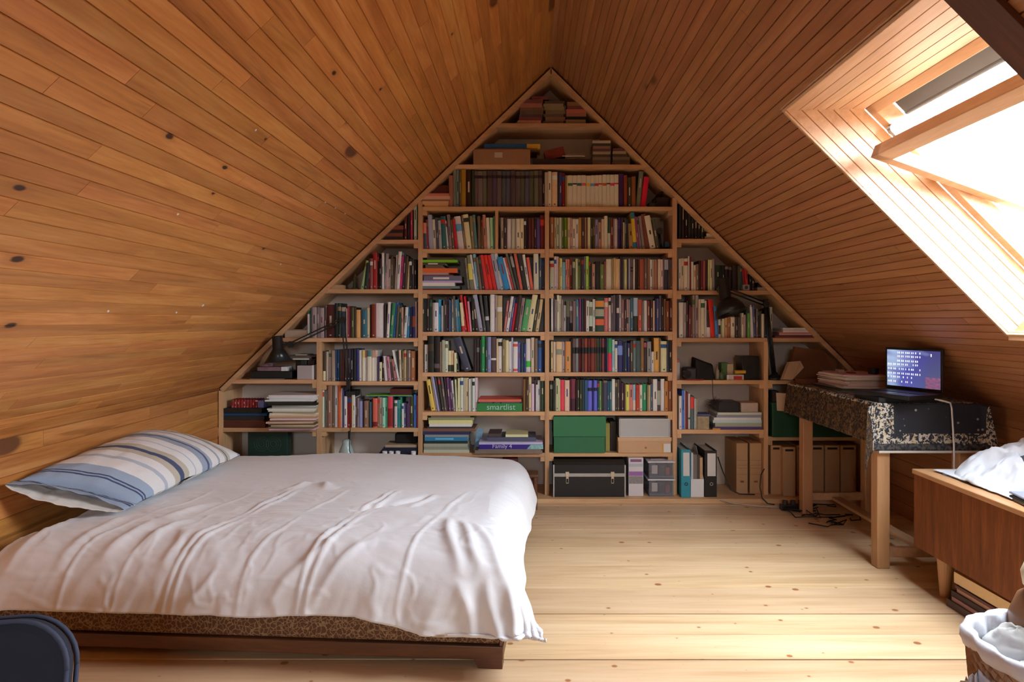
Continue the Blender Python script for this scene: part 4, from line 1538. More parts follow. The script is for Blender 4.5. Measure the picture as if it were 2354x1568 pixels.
m.box(XF(884), XF(957), D + .018, D + .17, zt_ + .0005, zt_ + .018)
m.build('papers', mat('cream_sheets', 'b9a288', .8), bw)
for k, xx in enumerate((884, 899, 914, 950)):
    m = MB()
    m.lathe([(0, 0), (.014, 0), (.017, .045), (.015, .045), (.012, .003)], Matrix.Translation((XF(xx, D - .02), D - .012, ZF(1048) - .012)), 16)
    m.cyl((XF(xx, D - .02), D - .012, zb), (XF(xx, D - .02), D - .012, ZF(1048) - .012), .006)
    m.build('cup', M_WHITEP, smooth=True, label='small white cup in front of the navy patterned tray', cat='cup', group='small white cups before the navy tray')
shell_box('bag', XF(903), XF(955), D + .06, D + .2, zt_ + .0185, ZF(1000), mat('black_bag', '16120f', .8), 'black bag lying on the navy patterned tray', 'bag', .012)

# ------------------------------------------------ C7: green chest, grey and cardboard boxes
z = ZS['C7'] + .0005
gc = empty('green_box', (XF(1331), D + .1, z), 'large emerald green lidded box on the lowest right centre shelf', 'box')
Yc = D - .012
m = MB()
m.box(XF(1273, Yc), XF(1391, Yc), Yc, YB - .06, z, ZF(1004))
m.build('box_body', mat('emerald_card', '2a7048', .55, var=.05), gc, bevel=.003)
m = MB()
m.box(XF(1272, Yc), XF(1393, Yc), Yc - .003, YB - .058, ZF(1003.5), ZF(957))
m.build('box_lid', mat('emerald_card2', '2f7a4e', .55, var=.05), gc, bevel=.003)
kb = empty('kraft_box', (XF(1482), D + .1, z), 'light brown cardboard file box under the grey document box', 'box')
m = MB()
m.box(XF(1421), XF(1542), D - .008, YB - .05, z, z + .098)
m.build('box_body', mat('light_kraft', 'cfa880', .8, var=.05), kb, bevel=.002)
m = MB()
m.box(XF(1420), XF(1543), D - .012, D - .0085, z + .080, z + .105)
m.build('box_lid', mat('light_kraft2', 'd6b48e', .8, var=.05), kb)
m = MB()
m.box(XF(1525), XF(1541), D - .0105, D - .0081, z + .005, z + .062)
m.build('label_card', M_WHITE, kb)
m = MB()
m.box(XF(1521.5), XF(1524.8), D - .0105, D - .0081, z + .005, z + .062)
m.build('orange_stripe', mat('orange_tape', 'd9a040', .5), kb)
m = MB()
m.cyl((XF(1484), D - .0105, z + .035), (XF(1484), D - .0081, z + .035), .007, n=20)
m.build('finger_hole', mat('kraft_hole', '9a7852', .8), kb)
db = empty('document_box', (XF(1482), D + .1, z + .106), 'light grey metal-edged document box on the cardboard file box', 'box')
m = MB()
m.box(XF(1425), XF(1538), D - .008, YB - .06, z + .1055, ZF(963))
m.build('box_body', mat('pale_grey_card', 'b9bbbb', .5, var=.03), db, bevel=.002)
m = MB()
fx0, fx1, fz0, fz1 = XF(1423), XF(1540), z + .106, ZF(962.5)
for a in ((fx0, fx1, fz0, fz0 + .004), (fx0, fx1, fz1 - .004, fz1), (fx0, fx0 + .004, fz0, fz1), (fx1 - .004, fx1, fz0, fz1)):
    m.box(a[0], a[1], D - .011, D - .0085, a[2], a[3])
m.build('rim', mat('light_rim', 'dcdcda', .4), db)
shell_box('file', XF(1394), XF(1404), D + .05, D + .23, z, z + .19, mat('olive_file', 'a3964a', .6), 'olive yellow file standing between green and grey boxes', 'file')
shell_box('file', XF(1405), XF(1419), D + .06, D + .24, z, z + .2, mat('dark_file', '2e2620', .7), 'dark brown file standing between green and grey boxes', 'file')

# ------------------------------------------------ the floor row: trunk, carton, clear boxes, binders, archive boxes
zf = zb + .0005
Y0 = 4.335
tr = empty('trunk', (XF(1355), Y0 + .1, zb), 'black case with aluminium edges and two latches on the base board', 'trunk')
X0, X1 = XF(1273, Y0), XF(1437, Y0)
zt1 = EYE - (1092 - VY) / F * Y0
zt2 = EYE - (1059 - VY) / F * Y0
M_TR = mat('black_vinyl', '1a1614', .45, bump=.2, scale=300)
m = MB()
m.box(X0, X1, Y0, Y0 + .27, zf, zt1 - .002)
m.build('trunk_body', M_TR, tr, bevel=.004)
m = MB()
m.prism([(0, 0)] * 0 or [(Y0, zt1 + .002), (Y0 + .27, zt1 + .002), (Y0 + .27, zt2), (Y0 + .05, zt2), (Y0 + .015, zt2 - .012), (Y0, zt2 - .03)], 0, 1)
vs = [Vector((X0 + v.y * (X1 - X0), v.x, v.z)) for v in m.v]
m.v = vs
tlid = m.build('trunk_lid', M_TR, tr)
m = MB()
for za in (zt1 - .008, zt1 + .008):
    m.box(X0 - .001, X1 + .001, Y0 - .003, Y0 + .002, za - .0025, za + .0025)
m.box(X0 - .001, X1 + .001, Y0 - .0025, Y0 + .002, zt1 - .004, zt1 + .004)
for xa in (X0, X1):
    m.box(xa - .004, xa + .004, Y0 - .003, Y0 + .004, zf, zt2 - .028)
m.build('edging', M_STEEL, tr)
for px in (1304, 1408):
    xa = XF(px, Y0)
    m = MB()
    m.box(xa - .012, xa + .012, Y0 - .009, Y0 - .003, zt1 - .008, zt1 + .022)
    m.box(xa - .009, xa + .009, Y0 - .008, Y0 - .001, zt1 - .024, zt1 - .006)
    m.box(xa - .009, xa - .006, Y0 - .007, Y0 - .001, zt1 - .052, zt1 - .020)
    m.box(xa + .006, xa + .009, Y0 - .007, Y0 - .001, zt1 - .052, zt1 - .020)
    m.box(xa - .009, xa + .009, Y0 - .007, Y0 - .001, zt1 - .055, zt1 - .051)
    m.build('latch', mat('latch_brass', (.62, .55, .42), .3, .8), tlid, bevel=.001)
# narrow white and mauve carton
Y1 = 4.36
nc = empty('carton', (XF(1463, Y1), Y1 + .1, zb), 'narrow white carton with purple print beside the black trunk', 'carton')
xa, xb = XF(1445, Y1), XF(1479, Y1)
zt_ = EYE - (1053 - VY) / F * Y1
m = MB()
m.box(xa, xb, Y1, Y1 + .2, zf, zt_)
m.build('carton_body', mat('carton_white', 'd6d0d2', .6, var=.04), nc, bevel=.001)
for nm, a, b, c in (('purple_print', 1084, 1094, '9b6aa8'), ('photo_print', 1095, 1112, '8f8a86'), ('grey_print', 1066, 1073, 'b9bcc8'), ('logo_print', 1056, 1062, '8a5a80')):
    m = MB()
    q = .003 if nm != 'logo_print' else .012
    m.box(xa + q, xb - q, Y1 - .0012, Y1 + .001, EYE - (b - VY) / F * Y1, EYE - (a - VY) / F * Y1)
    m.build(nm, mat(nm, c, .6, var=.4 if nm == 'photo_print' else .1, scale=90), nc)
# two clear plastic boxes
m_cl = bpy.data.materials.new('clear_plastic')
t_ = NT(m_cl)
tr_ = t_.n('BsdfTransparent')
tr_.inputs[0].default_value = (.88, .88, .9, 1)
df_ = t_.n('BsdfPrincipled')
df_.inputs['Base Color'].default_value = (.62, .62, .66, 1)
df_.inputs['Roughness'].default_value = .15
mx_ = t_.n('MixShader')
t_.l(t_.math('ADD', .10, t_.math('MULTIPLY', t_.noise(t_.coords(), 20, 2), .08)), mx_.inputs[0])
t_.l(tr_.outputs[0], mx_.inputs[1])
t_.l(df_.outputs[0], mx_.inputs[2])
t_.l(mx_.outputs[0], t_.out.inputs['Surface'])
Y2 = 4.35
xa, xb = XF(1489, Y2), XF(1552, Y2)
zz = zf
for k in range(2):
    h = .118
    rt = empty('clear_box', ((xa + xb) / 2, Y2 + .1, zz), ('lower' if k == 0 else 'upper') + ' of two clear plastic lidded boxes beside the teal binder', 'box', )
    m = MB()
    a_, b_ = xa + .008, xb - .008
    for q in ((a_, b_, Y2, Y2 + .003), (a_, b_, Y2 + .22, Y2 + .223), (a_, a_ + .003, Y2 + .003, Y2 + .22), (b_ - .003, b_, Y2 + .003, Y2 + .22)):
        m.box(q[0], q[1], q[2], q[3], zz, zz + h - .012)
    m.box(a_, b_, Y2, Y2 + .223, zz, zz + .003)
    m.build('box_body', m_cl, rt)
    m = MB()
    m.box(xa, xb, Y2 - .006, Y2 + .23, zz + h - .012, zz + h - .002)
    m.build('lid', mat('frosted_lid', 'c9c9cf', .35, var=.04), rt, bevel=.002)
    for nm, u0, u1, v0, v1, c in (('label_card', .12, .35, .25, .75, 'ddd6cc'), ('black_item', .42, .66, .1, .7, '2a2422'), ('red_item', .68, .85, .15, .6, '8f3326'), ('grey_item', .05, .95, .02, .12, '777078')):
        m = MB()
        w_ = b_ - a_
        m.box(a_ + w_ * u0, a_ + w_ * u1, Y2 + .006 + .01 * (nm != 'label_card'), Y2 + .008 + .12 * (nm != 'label_card'), zz + h * v0 + .002, zz + h * v1)
        m.build(nm, mat(nm, c, .6), rt)
    if k == 1:
        m = MB()
        m.box(xa + .03, xa + .12, Y2 + .05, Y2 + .2, zz + h - .0015, zz + h + .002)
        m.build('paper_insert', mat('insert', 'b7a8a6', .7, var=.3, scale=40), rt)
    zz += h


def binder(px0, px1, top, Yb, col, lab, labcol='d9d6d2', depth=.28, hx_=None):
    """lever arch file, spine towards the room"""
    s_ = Yb / F
    a, b = (px0 - VX) * s_, (px1 - VX) * s_
    zt_ = EYE - (top - VY) * s_
    rt = empty('ring_binder', ((a + b) / 2, Yb + depth / 2, zb), lab, 'binder')
    mt = mat('binder_' + col, col, .45, var=.05)
    m = MB()
    m.box(a, b, Yb, Yb + .004, zf, zt_)
    m.box(a, a + .003, Yb + .004, Yb + depth, zf, zt_)
    m.box(b - .003, b, Yb + .004, Yb + depth, zf, zt_)
    cov = m.build('cover', mt, rt, bevel=.0012)
    m = MB()
    m.box(a + .005, b - .005, Yb + .02, Yb + depth - .01, zf + .006, zt_ - .012)
    m.build('paper_block', mat('paper_edges', 'b9b2aa', .8, var=.1, scale=100), rt)
    m = MB()
    wq = (b - a)
    m.box(a + wq * .22, b - wq * .10, Yb - .0012, Yb + .001, zf + (zt_ - zf) * .45, zf + (zt_ - zf) * .94)
    m.build('spine_label', mat('label_' + labcol, labcol, .6, var=.04), cov)
    m = MB()
    cx_ = a + wq * .55
    cz = zf + (zt_ - zf) * .28
    pts = [Vector((cx_ + .0095 * math.cos(t), Yb - .0015, cz + .0095 * math.sin(t))) for t in [2 * PI * i / 16 for i in range(17)]]
    m.tube(pts, .0022, 6)
    m.build('finger_ring', mat('ring_dark' if col != '211d1b' else 'ring_light', '141414' if col != '211d1b' else 'b0aaa2', .3), cov, smooth=True)
    return rt


yb_ = 4.325
binder(1566, 1587, 1034, yb_, '2f93a8', 'teal lever arch binder with white spine label standing on the base board')
binder(1620, 1648, 1036, yb_ + .01, '211d1b', 'black lever arch binder with white spine label on the base board')
# magazine file between the binders
s_ = (yb_ + .012) / F
a, b = (1588 - VX) * s_, (1618 - VX) * s_
mf = empty('magazine_file', ((a + b) / 2, yb_ + .1, zb), 'white open magazine file between the teal and the black binder', 'file')
m = MB()
m.box(a, b, yb_ + .012, yb_ + .016, zf, zf + .118)
for xx in (a, b - .003):
    m.add([(xx, yb_ + .016, zf), (xx, yb_ + .28, zf), (xx, yb_ + .28, zf + .30), (xx, yb_ + .2, zf + .30), (xx, yb_ + .016, zf + .118),
           (xx + .003, yb_ + .016, zf), (xx + .003, yb_ + .28, zf), (xx + .003, yb_ + .28, zf + .30), (xx + .003, yb_ + .2, zf + .30), (xx + .003, yb_ + .016, zf + .118)],
          [(0, 1, 2, 3, 4), (9, 8, 7, 6, 5), (0, 5, 6, 1), (1, 6, 7, 2), (2, 7, 8, 3), (3, 8, 9, 4), (4, 9, 5, 0)])
m.build('file_body', M_WHITEP, mf)
for k, (c, w_) in enumerate((('cfcfd6', .16), ('7d746c', .3), ('514840', .2), ('c7a27c', .22))):
    x_ = a + .004 + (b - a - .008) * (0, .18, .5, .74)[k]
    m = MB()
    m.box(x_, x_ + (b - a) * w_, yb_ + .02, yb_ + .24, zf + .002, zf + .29 - .01 * k)
    m.build('booklet', mat('booklet_' + c, c, .6), mf)

for k, (x0, x1, lab) in enumerate(((1693, 1719, 'left kraft archive box standing inside the lowest right outer compartment'), (1724, 1751, 'right kraft archive box standing against the outer upright'))):
    Yk = 4.42
    s_ = Yk / F
    a, b = (x0 - VX) * s_, (x1 - VX) * s_
    zt_ = EYE - (1019 - VY) * s_
    rt = empty('archive_box', ((a + b) / 2, Yk + .12, zb), lab, 'box')
    m = MB()
    m.box(a, b, Yk, YB - .002, zf, zt_)
    m.build('box_body', mat('kraft_archive', 'c19a70', .8, var=.06), rt, bevel=.002)
    m = MB()
    for q in (.38, .5, .56, .66):
        m.box(a + .006, b - .006, Yk - .0008, Yk + .001, zf + (zt_ - zf) * q, zf + (zt_ - zf) * q + .0018)
    m.build('printed_lines', mat('brown_ink', '8a6844', .8), rt)
    m = MB()
    m.box((a + b) / 2 - .012, (a + b) / 2 + .012, Yk - .0008, Yk + .001, zf + .075, zf + .088)
    m.build('stamp', mat('brown_ink2', '7c5a3a', .8), rt)
# row of archive boxes behind the desk legs
for k, (x0, x1) in enumerate(((1772, 1797), (1800, 1829), (1831, 1862), (1864, 1894), (1897, 1930), (1933, 1968))):
    Yk = 4.40 if k != 1 else 4.36
    s_ = Yk / F
    a, b = (x0 - VX) * s_, (x1 - VX) * s_
    zt_ = EYE - ((1024 if k != 1 else 1028) - VY) * s_
    rt = empty('archive_box', ((a + b) / 2, Yk + .12, zb), f"brown archive box, {ordinal(k+1)} from left in the row behind the desk", 'box', None)
    m = MB()
    m.box(a, b, Yk, YB - .002, zf, zt_)
    m.build('box_body', mat('kraft_archive', 'c19a70', .8, var=.06), rt, bevel=.002)
    m = MB()
    m.box(a + .015, b - .015, Yk - .001, Yk + .001, zt_ - .028, zt_ - .014)
    m.build('grip_slot', mat('slot_dark', '2a1c10', .9), rt)
# two dark green crates and pale paper on the shelf E6
z = ZS['E6'] + .0005
for k, (x0, x1, tp) in enumerate(((1772, 1838, 925), (1845, 1955, 946))):
    rt = empty('crate', (XF((x0 + x1) / 2), D + .1, z), ('left taller' if k == 0 else 'right lower') + ' dark green file crate under the patterned tablecloth', 'crate')
    m = MB()
    m.box(XF(x0), XF(x1), D - .03, YB - .03, z, ZF(tp))
    m.build('crate_body', mat('bottle_green', '14452c', .5), rt, bevel=.004)
    m = MB()
    m.box(XF(x0) - .003, XF(x1) + .003, D - .033, YB - .028, ZF(tp) - .012, ZF(tp) + .002)
    m.build('rim', mat('bottle_green2', '1a5236', .45), rt, bevel=.002)
shell_box('box', XF(1774), XF(1788), D - .02, D + .06, z - .0005 + ZF(925) - ZS['E6'] + .004, ZF(898), mat('dark_pack', '2a2420', .7), 'dark packet standing on the left green crate', 'packet')
m = MB()
m.hexa([PX(1786, 944, D - .045), PX(1808, 946, D - .045), PX(1808, 946, D - .04), PX(1786, 944, D - .04)],
       [PX(1784, 903, D - .04), PX(1812, 905, D - .04), PX(1812, 905, D - .035), PX(1784, 903, D - .035)])
m.build('paper', mat('cream_paper', 'd2b79c', .8), label='cream sheet of paper hanging over the left green crate', cat='paper')

# ------------------------------------------------ D3/D4/E4 small things
z = ZS['D3'] + .0005
sp = empty('toy_block', (XF(1717), D + .04, z), 'small white cube with a grey round face on the upper right outer shelf', 'toy')
m = MB()
m.box(XF(1709), XF(1725), D + .01, D + .055, z, z + .042)
m.build('cube', mat('offwhite_plastic', 'b9b0ab', .5), sp, bevel=.006)
m = MB()
m.cyl((XF(1717), D + .007, z + .021), (XF(1717), D + .0105, z + .021), .012, n=20)
m.build('round_face', mat('slate_face', '4a5060', .4), sp)
zq = flat(XF(1744), XF(1782), D + .02, D + .17, z, .022, 'a98', lab='tan book lying at the right end of the upper right outer row')
shell_box('box', XF(1746), XF(1770), D + .03, D + .12, zq + .0005, zq + .045, mat('navy_box', '23233c', .5), 'small navy blue box with pale edge on the tan book', 'box', .002)
shell_box('box', XF(1770.3), XF(1774), D + .03, D + .12, zq + .0005, zq + .047, mat('pale_edge', 'a59da4', .5), 'slim pale case right beside the small navy box', 'case', .001)
z = ZS['D4'] + .0005
cols = ['844', '333', 'b88', 'a77', 'ccc', 'baa', 'ddd']
for k, c in enumerate(cols):
    x0 = 1783 + (10 if k > 1 else 0) + (9 if k > 3 else 0)
    x1 = 1905 - k * 1.5
    z = flat(XF(x0), XF(x1), D + .012, D + .2, z, (3.4 if k != 1 else 2.6) / SD, c, name='magazine', cat='magazine', pages=False,
             lab=f"{colour_name(c)} magazine, {ordinal(k+1)} from bottom at the far right of the lower row", group='magazines at the far right beside the lamp post')
# D5: bag, camera, little jars and packets, black speaker
z = ZS['D5'] + .0005
bg_ = empty('camera_bag', (XF(1612), D + .08, z), 'black camera bag with open flap on the shelf below the lamp head', 'bag')
m = MB()
m.hexa([(XF(1598), D + .0, z), (XF(1645), D + .0, z), (XF(1645), D + .14, z), (XF(1598), D + .14, z)],
       [(XF(1600), D + .01, z + .145), (XF(1641), D + .02, z + .105), (XF(1641), D + .13, z + .105), (XF(1600), D + .13, z + .155)])
m.build('bag_body', mat('black_canvas', '141110', .8), bg_, bevel=.012)
m = MB()
m.box(XF(1575), XF(1602), D - .01, D + .11, z, z + .085)
m.build('camera_body', M_BLACK, bg_, bevel=.012)
m = MB()
m.cyl((XF(1578), D - .03, z + .042), (XF(1578), D + .0, z + .042), .026, .03, 24)
m.build('lens', mat('lens_black', '201c1e', .2), bg_)
m = MB()
m.tube([(XF(1570), D - .01, z + .005), (XF(1580), D - .04, z + .006), (XF(1592), D - .035, z + .006), (XF(1604), D - .045, z + .006), (XF(1615), D - .03, z + .006)], .005)
m.build('strap', mat('red_strap', '8e2a26', .7), bg_, smooth=True)
shell_box('packet', XF(1559), XF(1567), D + .05, D + .1, z, z + .115, mat('white_packet', 'c9c3c0', .6), 'narrow white packet against the right centre upright', 'packet')
shell_box('packet', XF(1559.5), XF(1566), D + .05, D + .1, z + .1155, z + .136, mat('pink_packet', 'c46a5c', .6), 'small pink box topping the narrow white packet', 'packet')
for k, (px, r, h, c, nm) in enumerate(((1652, .014, .105, '9a8f80', 'glass bottle with a thin neck right of the camera bag'), (1662, .016, .075, '5a6a4a', 'small green jar beside the thin-necked bottle'))):
    m = MB()
    m.lathe([(0, 0), (r, 0), (r, h * .6), (r * .35, h * .72), (r * .35, h), (0, h)], Matrix.Translation((XF(px), D + .03, z)), 18)
    m.build('bottle', mat('bottle_%d' % k, c, .25), smooth=True, label=nm, cat='bottle')
shell_box('packet', XF(1664), XF(1680), D + .06, D + .13, z, z + .112, mat('green_pack', '4a7a44', .6, var=.2), 'green printed packet standing behind the small jars', 'packet')
shell_box('packet', XF(1677), XF(1691), D + .05, D + .11, z + .0, z + .105, mat('cream_pack', 'c3b28e', .6, var=.2), 'cream printed packet standing beside the green one', 'packet')
shell_box('box', XF(1676), XF(1711), D + .005, D + .045, z, z + .036, mat('redwhite_box', 'cfc5c0', .6), 'white tin with a red front label below the yellow tube', 'tin', .003)
m = MB()
m.box(XF(1687), XF(1706), D + .001, D + .0045, z + .003, z + .026)
m.build('label_card', mat('red_label', 'c42a22', .5), label='red label card in front of the white tin', cat='label')
m = MB()
m.cyl((XF(1692), D + .025, z + .052), (XF(1716), D + .02, z + .054), .014, .012, 18)
m.build('tube', mat('yellow_tube', 'c9a02c', .4), label='yellow paint tube lying on the white tin', cat='tube')
m = MB()
m.box(XF(1672), XF(1676), D + .005, D + .03, z, z + .034)
m.build('box', mat('tiny_white', 'd8d2d4', .5), label='tiny white carton left of the red labelled tin', cat='carton')
sk = empty('speaker', (XF(1727), D + .08, z), 'small black loudspeaker against the outer upright', 'speaker')
m = MB()
m.hexa([(XF(1712), D + .02, z), (XF(1749), D + .02, z), (XF(1749), D + .16, z), (XF(1712), D + .16, z)],
       [(XF(1706), D + .02, z + .16), (XF(1748), D + .02, z + .16), (XF(1748), D + .16, z + .16), (XF(1706), D + .16, z + .16)])
m.build('cabinet', M_BLACKM, sk, bevel=.004)
m = MB()
m.cyl((XF(1728), D + .016, z + .06), (XF(1728), D + .0205, z + .06), .034, n=28)
m.build('cone', mat('cone_grey', '1e1c1c', .8), sk)
# D6: pattern box, magazines, white box, dark device, fir twig hanging
z = ZS['D6'] + .0005
shell_box('box', XF(1604), XF(1631), D + .005, D + .12, z, z + .088, mat('patterned_tin', 'a89878', .5, var=.5, scale=45), 'beige patterned tin box on the lowest right outer shelf', 'tin', .002)
shell_box('box', XF(1603), XF(1634), D + .012, D + .12, z + .0885, z + .103, mat('blue_violet', '5a5a8a', .6, var=.5, scale=40), 'flat blue and violet box on the beige patterned tin', 'box', .002)
zz = z
for k, (x0, x1, h, c) in enumerate(((1640, 1752, 9, '547'), (1645, 1752, 12, '998'), (1640, 1752, 9, 'abc'), (1642, 1751, 8, 'ccd'), (1648, 1752, 9, '889'), (1650, 1752, 7, 'bba'))):
    zz = flat(XF(x0), XF(x1), D + .008, D + .2, zz, h / SD * .72, c, name='magazine', cat='magazine', pages=False,
              lab=f"{colour_name(c)} magazine, {ordinal(k+1)} from bottom beside the beige patterned tin", group='magazines beside the beige patterned tin')
shell_box('player', XF(1655), XF(1703), D + .03, D + .19, zz + .0005, zz + .068, mat('dark_device', '2c282c', .4), 'dark grey music player lying on the right outer magazines', 'player', .004)
shell_box('box', XF(1706), XF(1745), D + .02, D + .14, zz + .0005, zz + .064, mat('beige_white', 'c3b0a4', .6), 'beige white box right of the dark grey player', 'box', .002)
shell_box('packet', XF(1638), XF(1656), D - .003, D + .0055, z, z + .010, mat('yellow_pack', 'd8a03a', .5), 'yellow strip of card at the front of the magazines', 'card', .001)
fw_ = empty('dried_twig', (XF(1638), D - .03, zz), 'dark dried twig hanging on a cord from the shelf above', 'twig')
m = MB()
rg = random.Random(4)
c0 = Vector((XF(1640, D - .03), D - .03, ZF(928, D - .03)))
for k in range(70):
    d_ = Vector((rg.gauss(0, 1), rg.gauss(0, .5), rg.gauss(-.1, .7))).normalized() * rg.uniform(.02, .065)
    m.tube([c0 + Vector((0, 0, rg.uniform(-.02, .03))), c0 + d_ * .6 + Vector((rg.uniform(-.006, .006), 0, .006)), c0 + d_], [.0022, .0016, .0008], 4)
m.build('twigs', mat('dry_brown', '2e221c', .9), fw_)
m = MB()
m.tube([c0 + Vector((0, 0, .02)), (XF(1638, D - .03), D - .03, ZF(900)), (XF(1638, D - .02), D - .02, ZF(874) - .005), (XF(1638), D + .02, ZF(874) + .002)], .0022, 6)
m.build('cord', mat('dark_cord', '3a2c24', .8), fw_, smooth=True)

# ------------------------------------------------ right lamp: black balanced-arm lamp on the shelf E5
YL = D - .03
z = ZS['E5']
base = Vector((XF(1781, YL + .06), YL + .06, z + .0005))
lr = empty('desk_lamp', base, 'black articulated desk lamp standing on the shelf above the desk', 'lamp')
m = MB()
m.lathe([(0, 0), (.052, 0), (.054, .008), (.048, .022), (.022, .034), (.018, .05), (0, .05)], Matrix.Translation(base), 28)
m.build('lamp_base', M_BLACKM, lr, smooth=True)
e1 = PX(1761, 700, YL)
b1 = PX(1779, 858, YL + .05)
m = MB()
for dx in (-.011, .011):
    m.tube([b1 + Vector((dx, 0, 0)), e1 + Vector((dx, 0, 0))], .0062, 8)
m.tube([b1, e1], .0045, 6)
m.build('lower_arm', M_BLACKM, lr, smooth=True)
m = MB()
m.cyl(e1 + Vector((0, -.014, 0)), e1 + Vector((0, .014, 0)), .020, n=20)
m.box(e1.x - .016, e1.x + .012, e1.y - .012, e1.y + .012, e1.z, e1.z + .035)
m.build('elbow', M_BLACKM, lr, bevel=.002)
e2 = PX(1668, 664, YL - .06)
m = MB()
dv = (e2 - e1)
for dz in (-.011, .012):
    m.tube([e1 + Vector((0, 0, dz)), e2 + Vector((0, 0, dz))], .005, 8)
m.build('upper_arm', M_BLACKM, lr, smooth=True)
m = MB()
pts = []
for i in range(90):
    t = i / 89
    p = e1.lerp(e2, .12 + .4 * t)
    pts.append(p + Vector((.0, math.cos(i * .9) * .006, math.sin(i * .9) * .006)))
m.tube(pts, .0012, 5)
m.build('spring', M_STEEL, lr, smooth=True)
m = MB()
m.cyl(PX(1662, 640, YL - .06), PX(1668, 692, YL - .08), .034, .040, 24)
m.cyl(e2 + Vector((-.03, -.012, 0)), e2 + Vector((-.03, .012, 0)), .03, n=20)
m.build('lamp_neck', M_BLACKM, lr, bevel=.003)
hc = PX(1668, 686, YL - .085)
ax = (PX(1692, 748, YL - .13) - hc).normalized()
Mh = Matrix.Translation(hc) @ ax.to_track_quat('Z', 'Y').to_matrix().to_4x4()
m = MB()
m.lathe([(.028, 0), (.044, .008), (.070, .030), (.090, .064), (.100, .108), (.0985, .108), (.087, .064), (.066, .032), (.02, .012)], Mh, 36)
lsh = m.build('lamp_shade', M_BLACKM, lr, smooth=True)
m = MB()
m.lathe([(0, .02), (.016, .024), (.026, .05), (.02, .072), (0, .08)], Mh, 20)
m.build('bulb', mat('opal_bulb', 'c9c6bc', .3), lsh, smooth=True)

# ------------------------------------------------ left lamp: clamp lamp whose head hangs over the radio
yl = D - .035
cl_ = Vector((XF(801, yl), yl, ZS['A5']))
ll = empty('clamp_lamp', cl_, 'black clamp lamp reaching left from the fifth left outer shelf', 'lamp')
m = MB()
m.box(cl_.x - .014, cl_.x + .014, yl - .006, yl + .034, cl_.z + .0005, cl_.z + .014)
m.box(cl_.x - .014, cl_.x + .014, yl - .006, yl + .034, cl_.z - .05, cl_.z - TH - .002)
m.box(cl_.x - .014, cl_.x + .014, yl - .008, yl + .028, cl_.z - .05, cl_.z + .014)
m.build('clamp', M_BLACKM, ll, bevel=.002)
a0 = cl_ + Vector((0, 0, .014))
a1 = PX(788, 735, yl - .01)
m = MB()
for dx in (-.010, .010):
    m.tube([a0 + Vector((dx, 0, 0)), a1 + Vector((dx, 0, 0))], .0048, 8)
m.cyl(a1 + Vector((0, -.014, 0)), a1 + Vector((0, .014, 0)), .020, n=20)
m.build('lower_arm', M_BLACKM, ll, smooth=False)
a2 = PX(668, 792, yl - .05)
m = MB()
for dz in (-.010, .011):
    m.tube([a1 + Vector((0, 0, dz)), a2 + Vector((0, 0, dz))], .0048, 8)
m.cyl(a2 + Vector((0, -.014, 0)), a2 + Vector((0, .014, 0)), .022, n=20)
m.build('upper_arm', M_BLACKM, ll, smooth=False)
m = MB()
pts = []
for i in range(120):
    t = i / 119
    p = a1.lerp(a2, .38 + .48 * t)
    pts.append(p + Vector((0, math.cos(i * .9) * .008, math.sin(i * .9) * .008)))
m.tube(pts, .0013, 5)
m.build('spring', M_STEEL, ll, smooth=True)
hd_ = PX(637, 772, yl - .06)
m = MB()
m.tube([a2, PX(652, 790, yl - .055), hd_ + Vector((.02, 0, -.02))], .008, 8)
m.build('bracket', M_BLACKM, ll, smooth=True)
Mh = Matrix.Translation(hd_) @ Matrix.Rotation(PI, 4, 'X') @ Matrix.Rotation(math.radians(4), 4, 'Y')
m = MB()
m.lathe([(0, 0), (.030, 0), (.033, .006), (.034, .085), (.040, .095), (.088, .172), (.0865, .172), (.038, .100), (.028, .09), (.0, .09)], Mh, 36)
lsh = m.build('lamp_shade', M_BLACKM, ll, smooth=True)
m = MB()
m.lathe([(0, .10), (.014, .105), (.028, .135), (.02, .158), (0, .165)], Mh, 20)
m.build('bulb', mat('opal_bulb', 'c9c6bc', .3), lsh, smooth=True)
m = MB()
m.tube([a0 + Vector((.012, -.004, .05)), PX(804, 885, yl - .01), PX(802, 940, yl - .012), PX(805, 990, yl - .01), PX(803, 1035, yl), PX(812, 1060, D - .01)], .0028, 6)
lcb = m.build('cable', M_BLACK, ll, smooth=True)
m = MB()
m.box(XF(801.5, yl), XF(805.5, yl), yl - .018, yl - .002, ZF(1008, yl), ZF(990, yl))
m.build('switch', M_BLACK, lcb, bevel=.003)
# ================================================================== BED
th = .065
BO = Vector((-.088, 2.245, 0))
BU = Vector((-math.cos(th), math.sin(th), 0))     # towards the head, p
BV = Vector((math.sin(th), math.cos(th), 0))      # away from the camera, q
BLp, BWq = 1.93, 1.85


def B(p, q, z):
    return BO + BU * p + BV * q + Vector((0, 0, z))


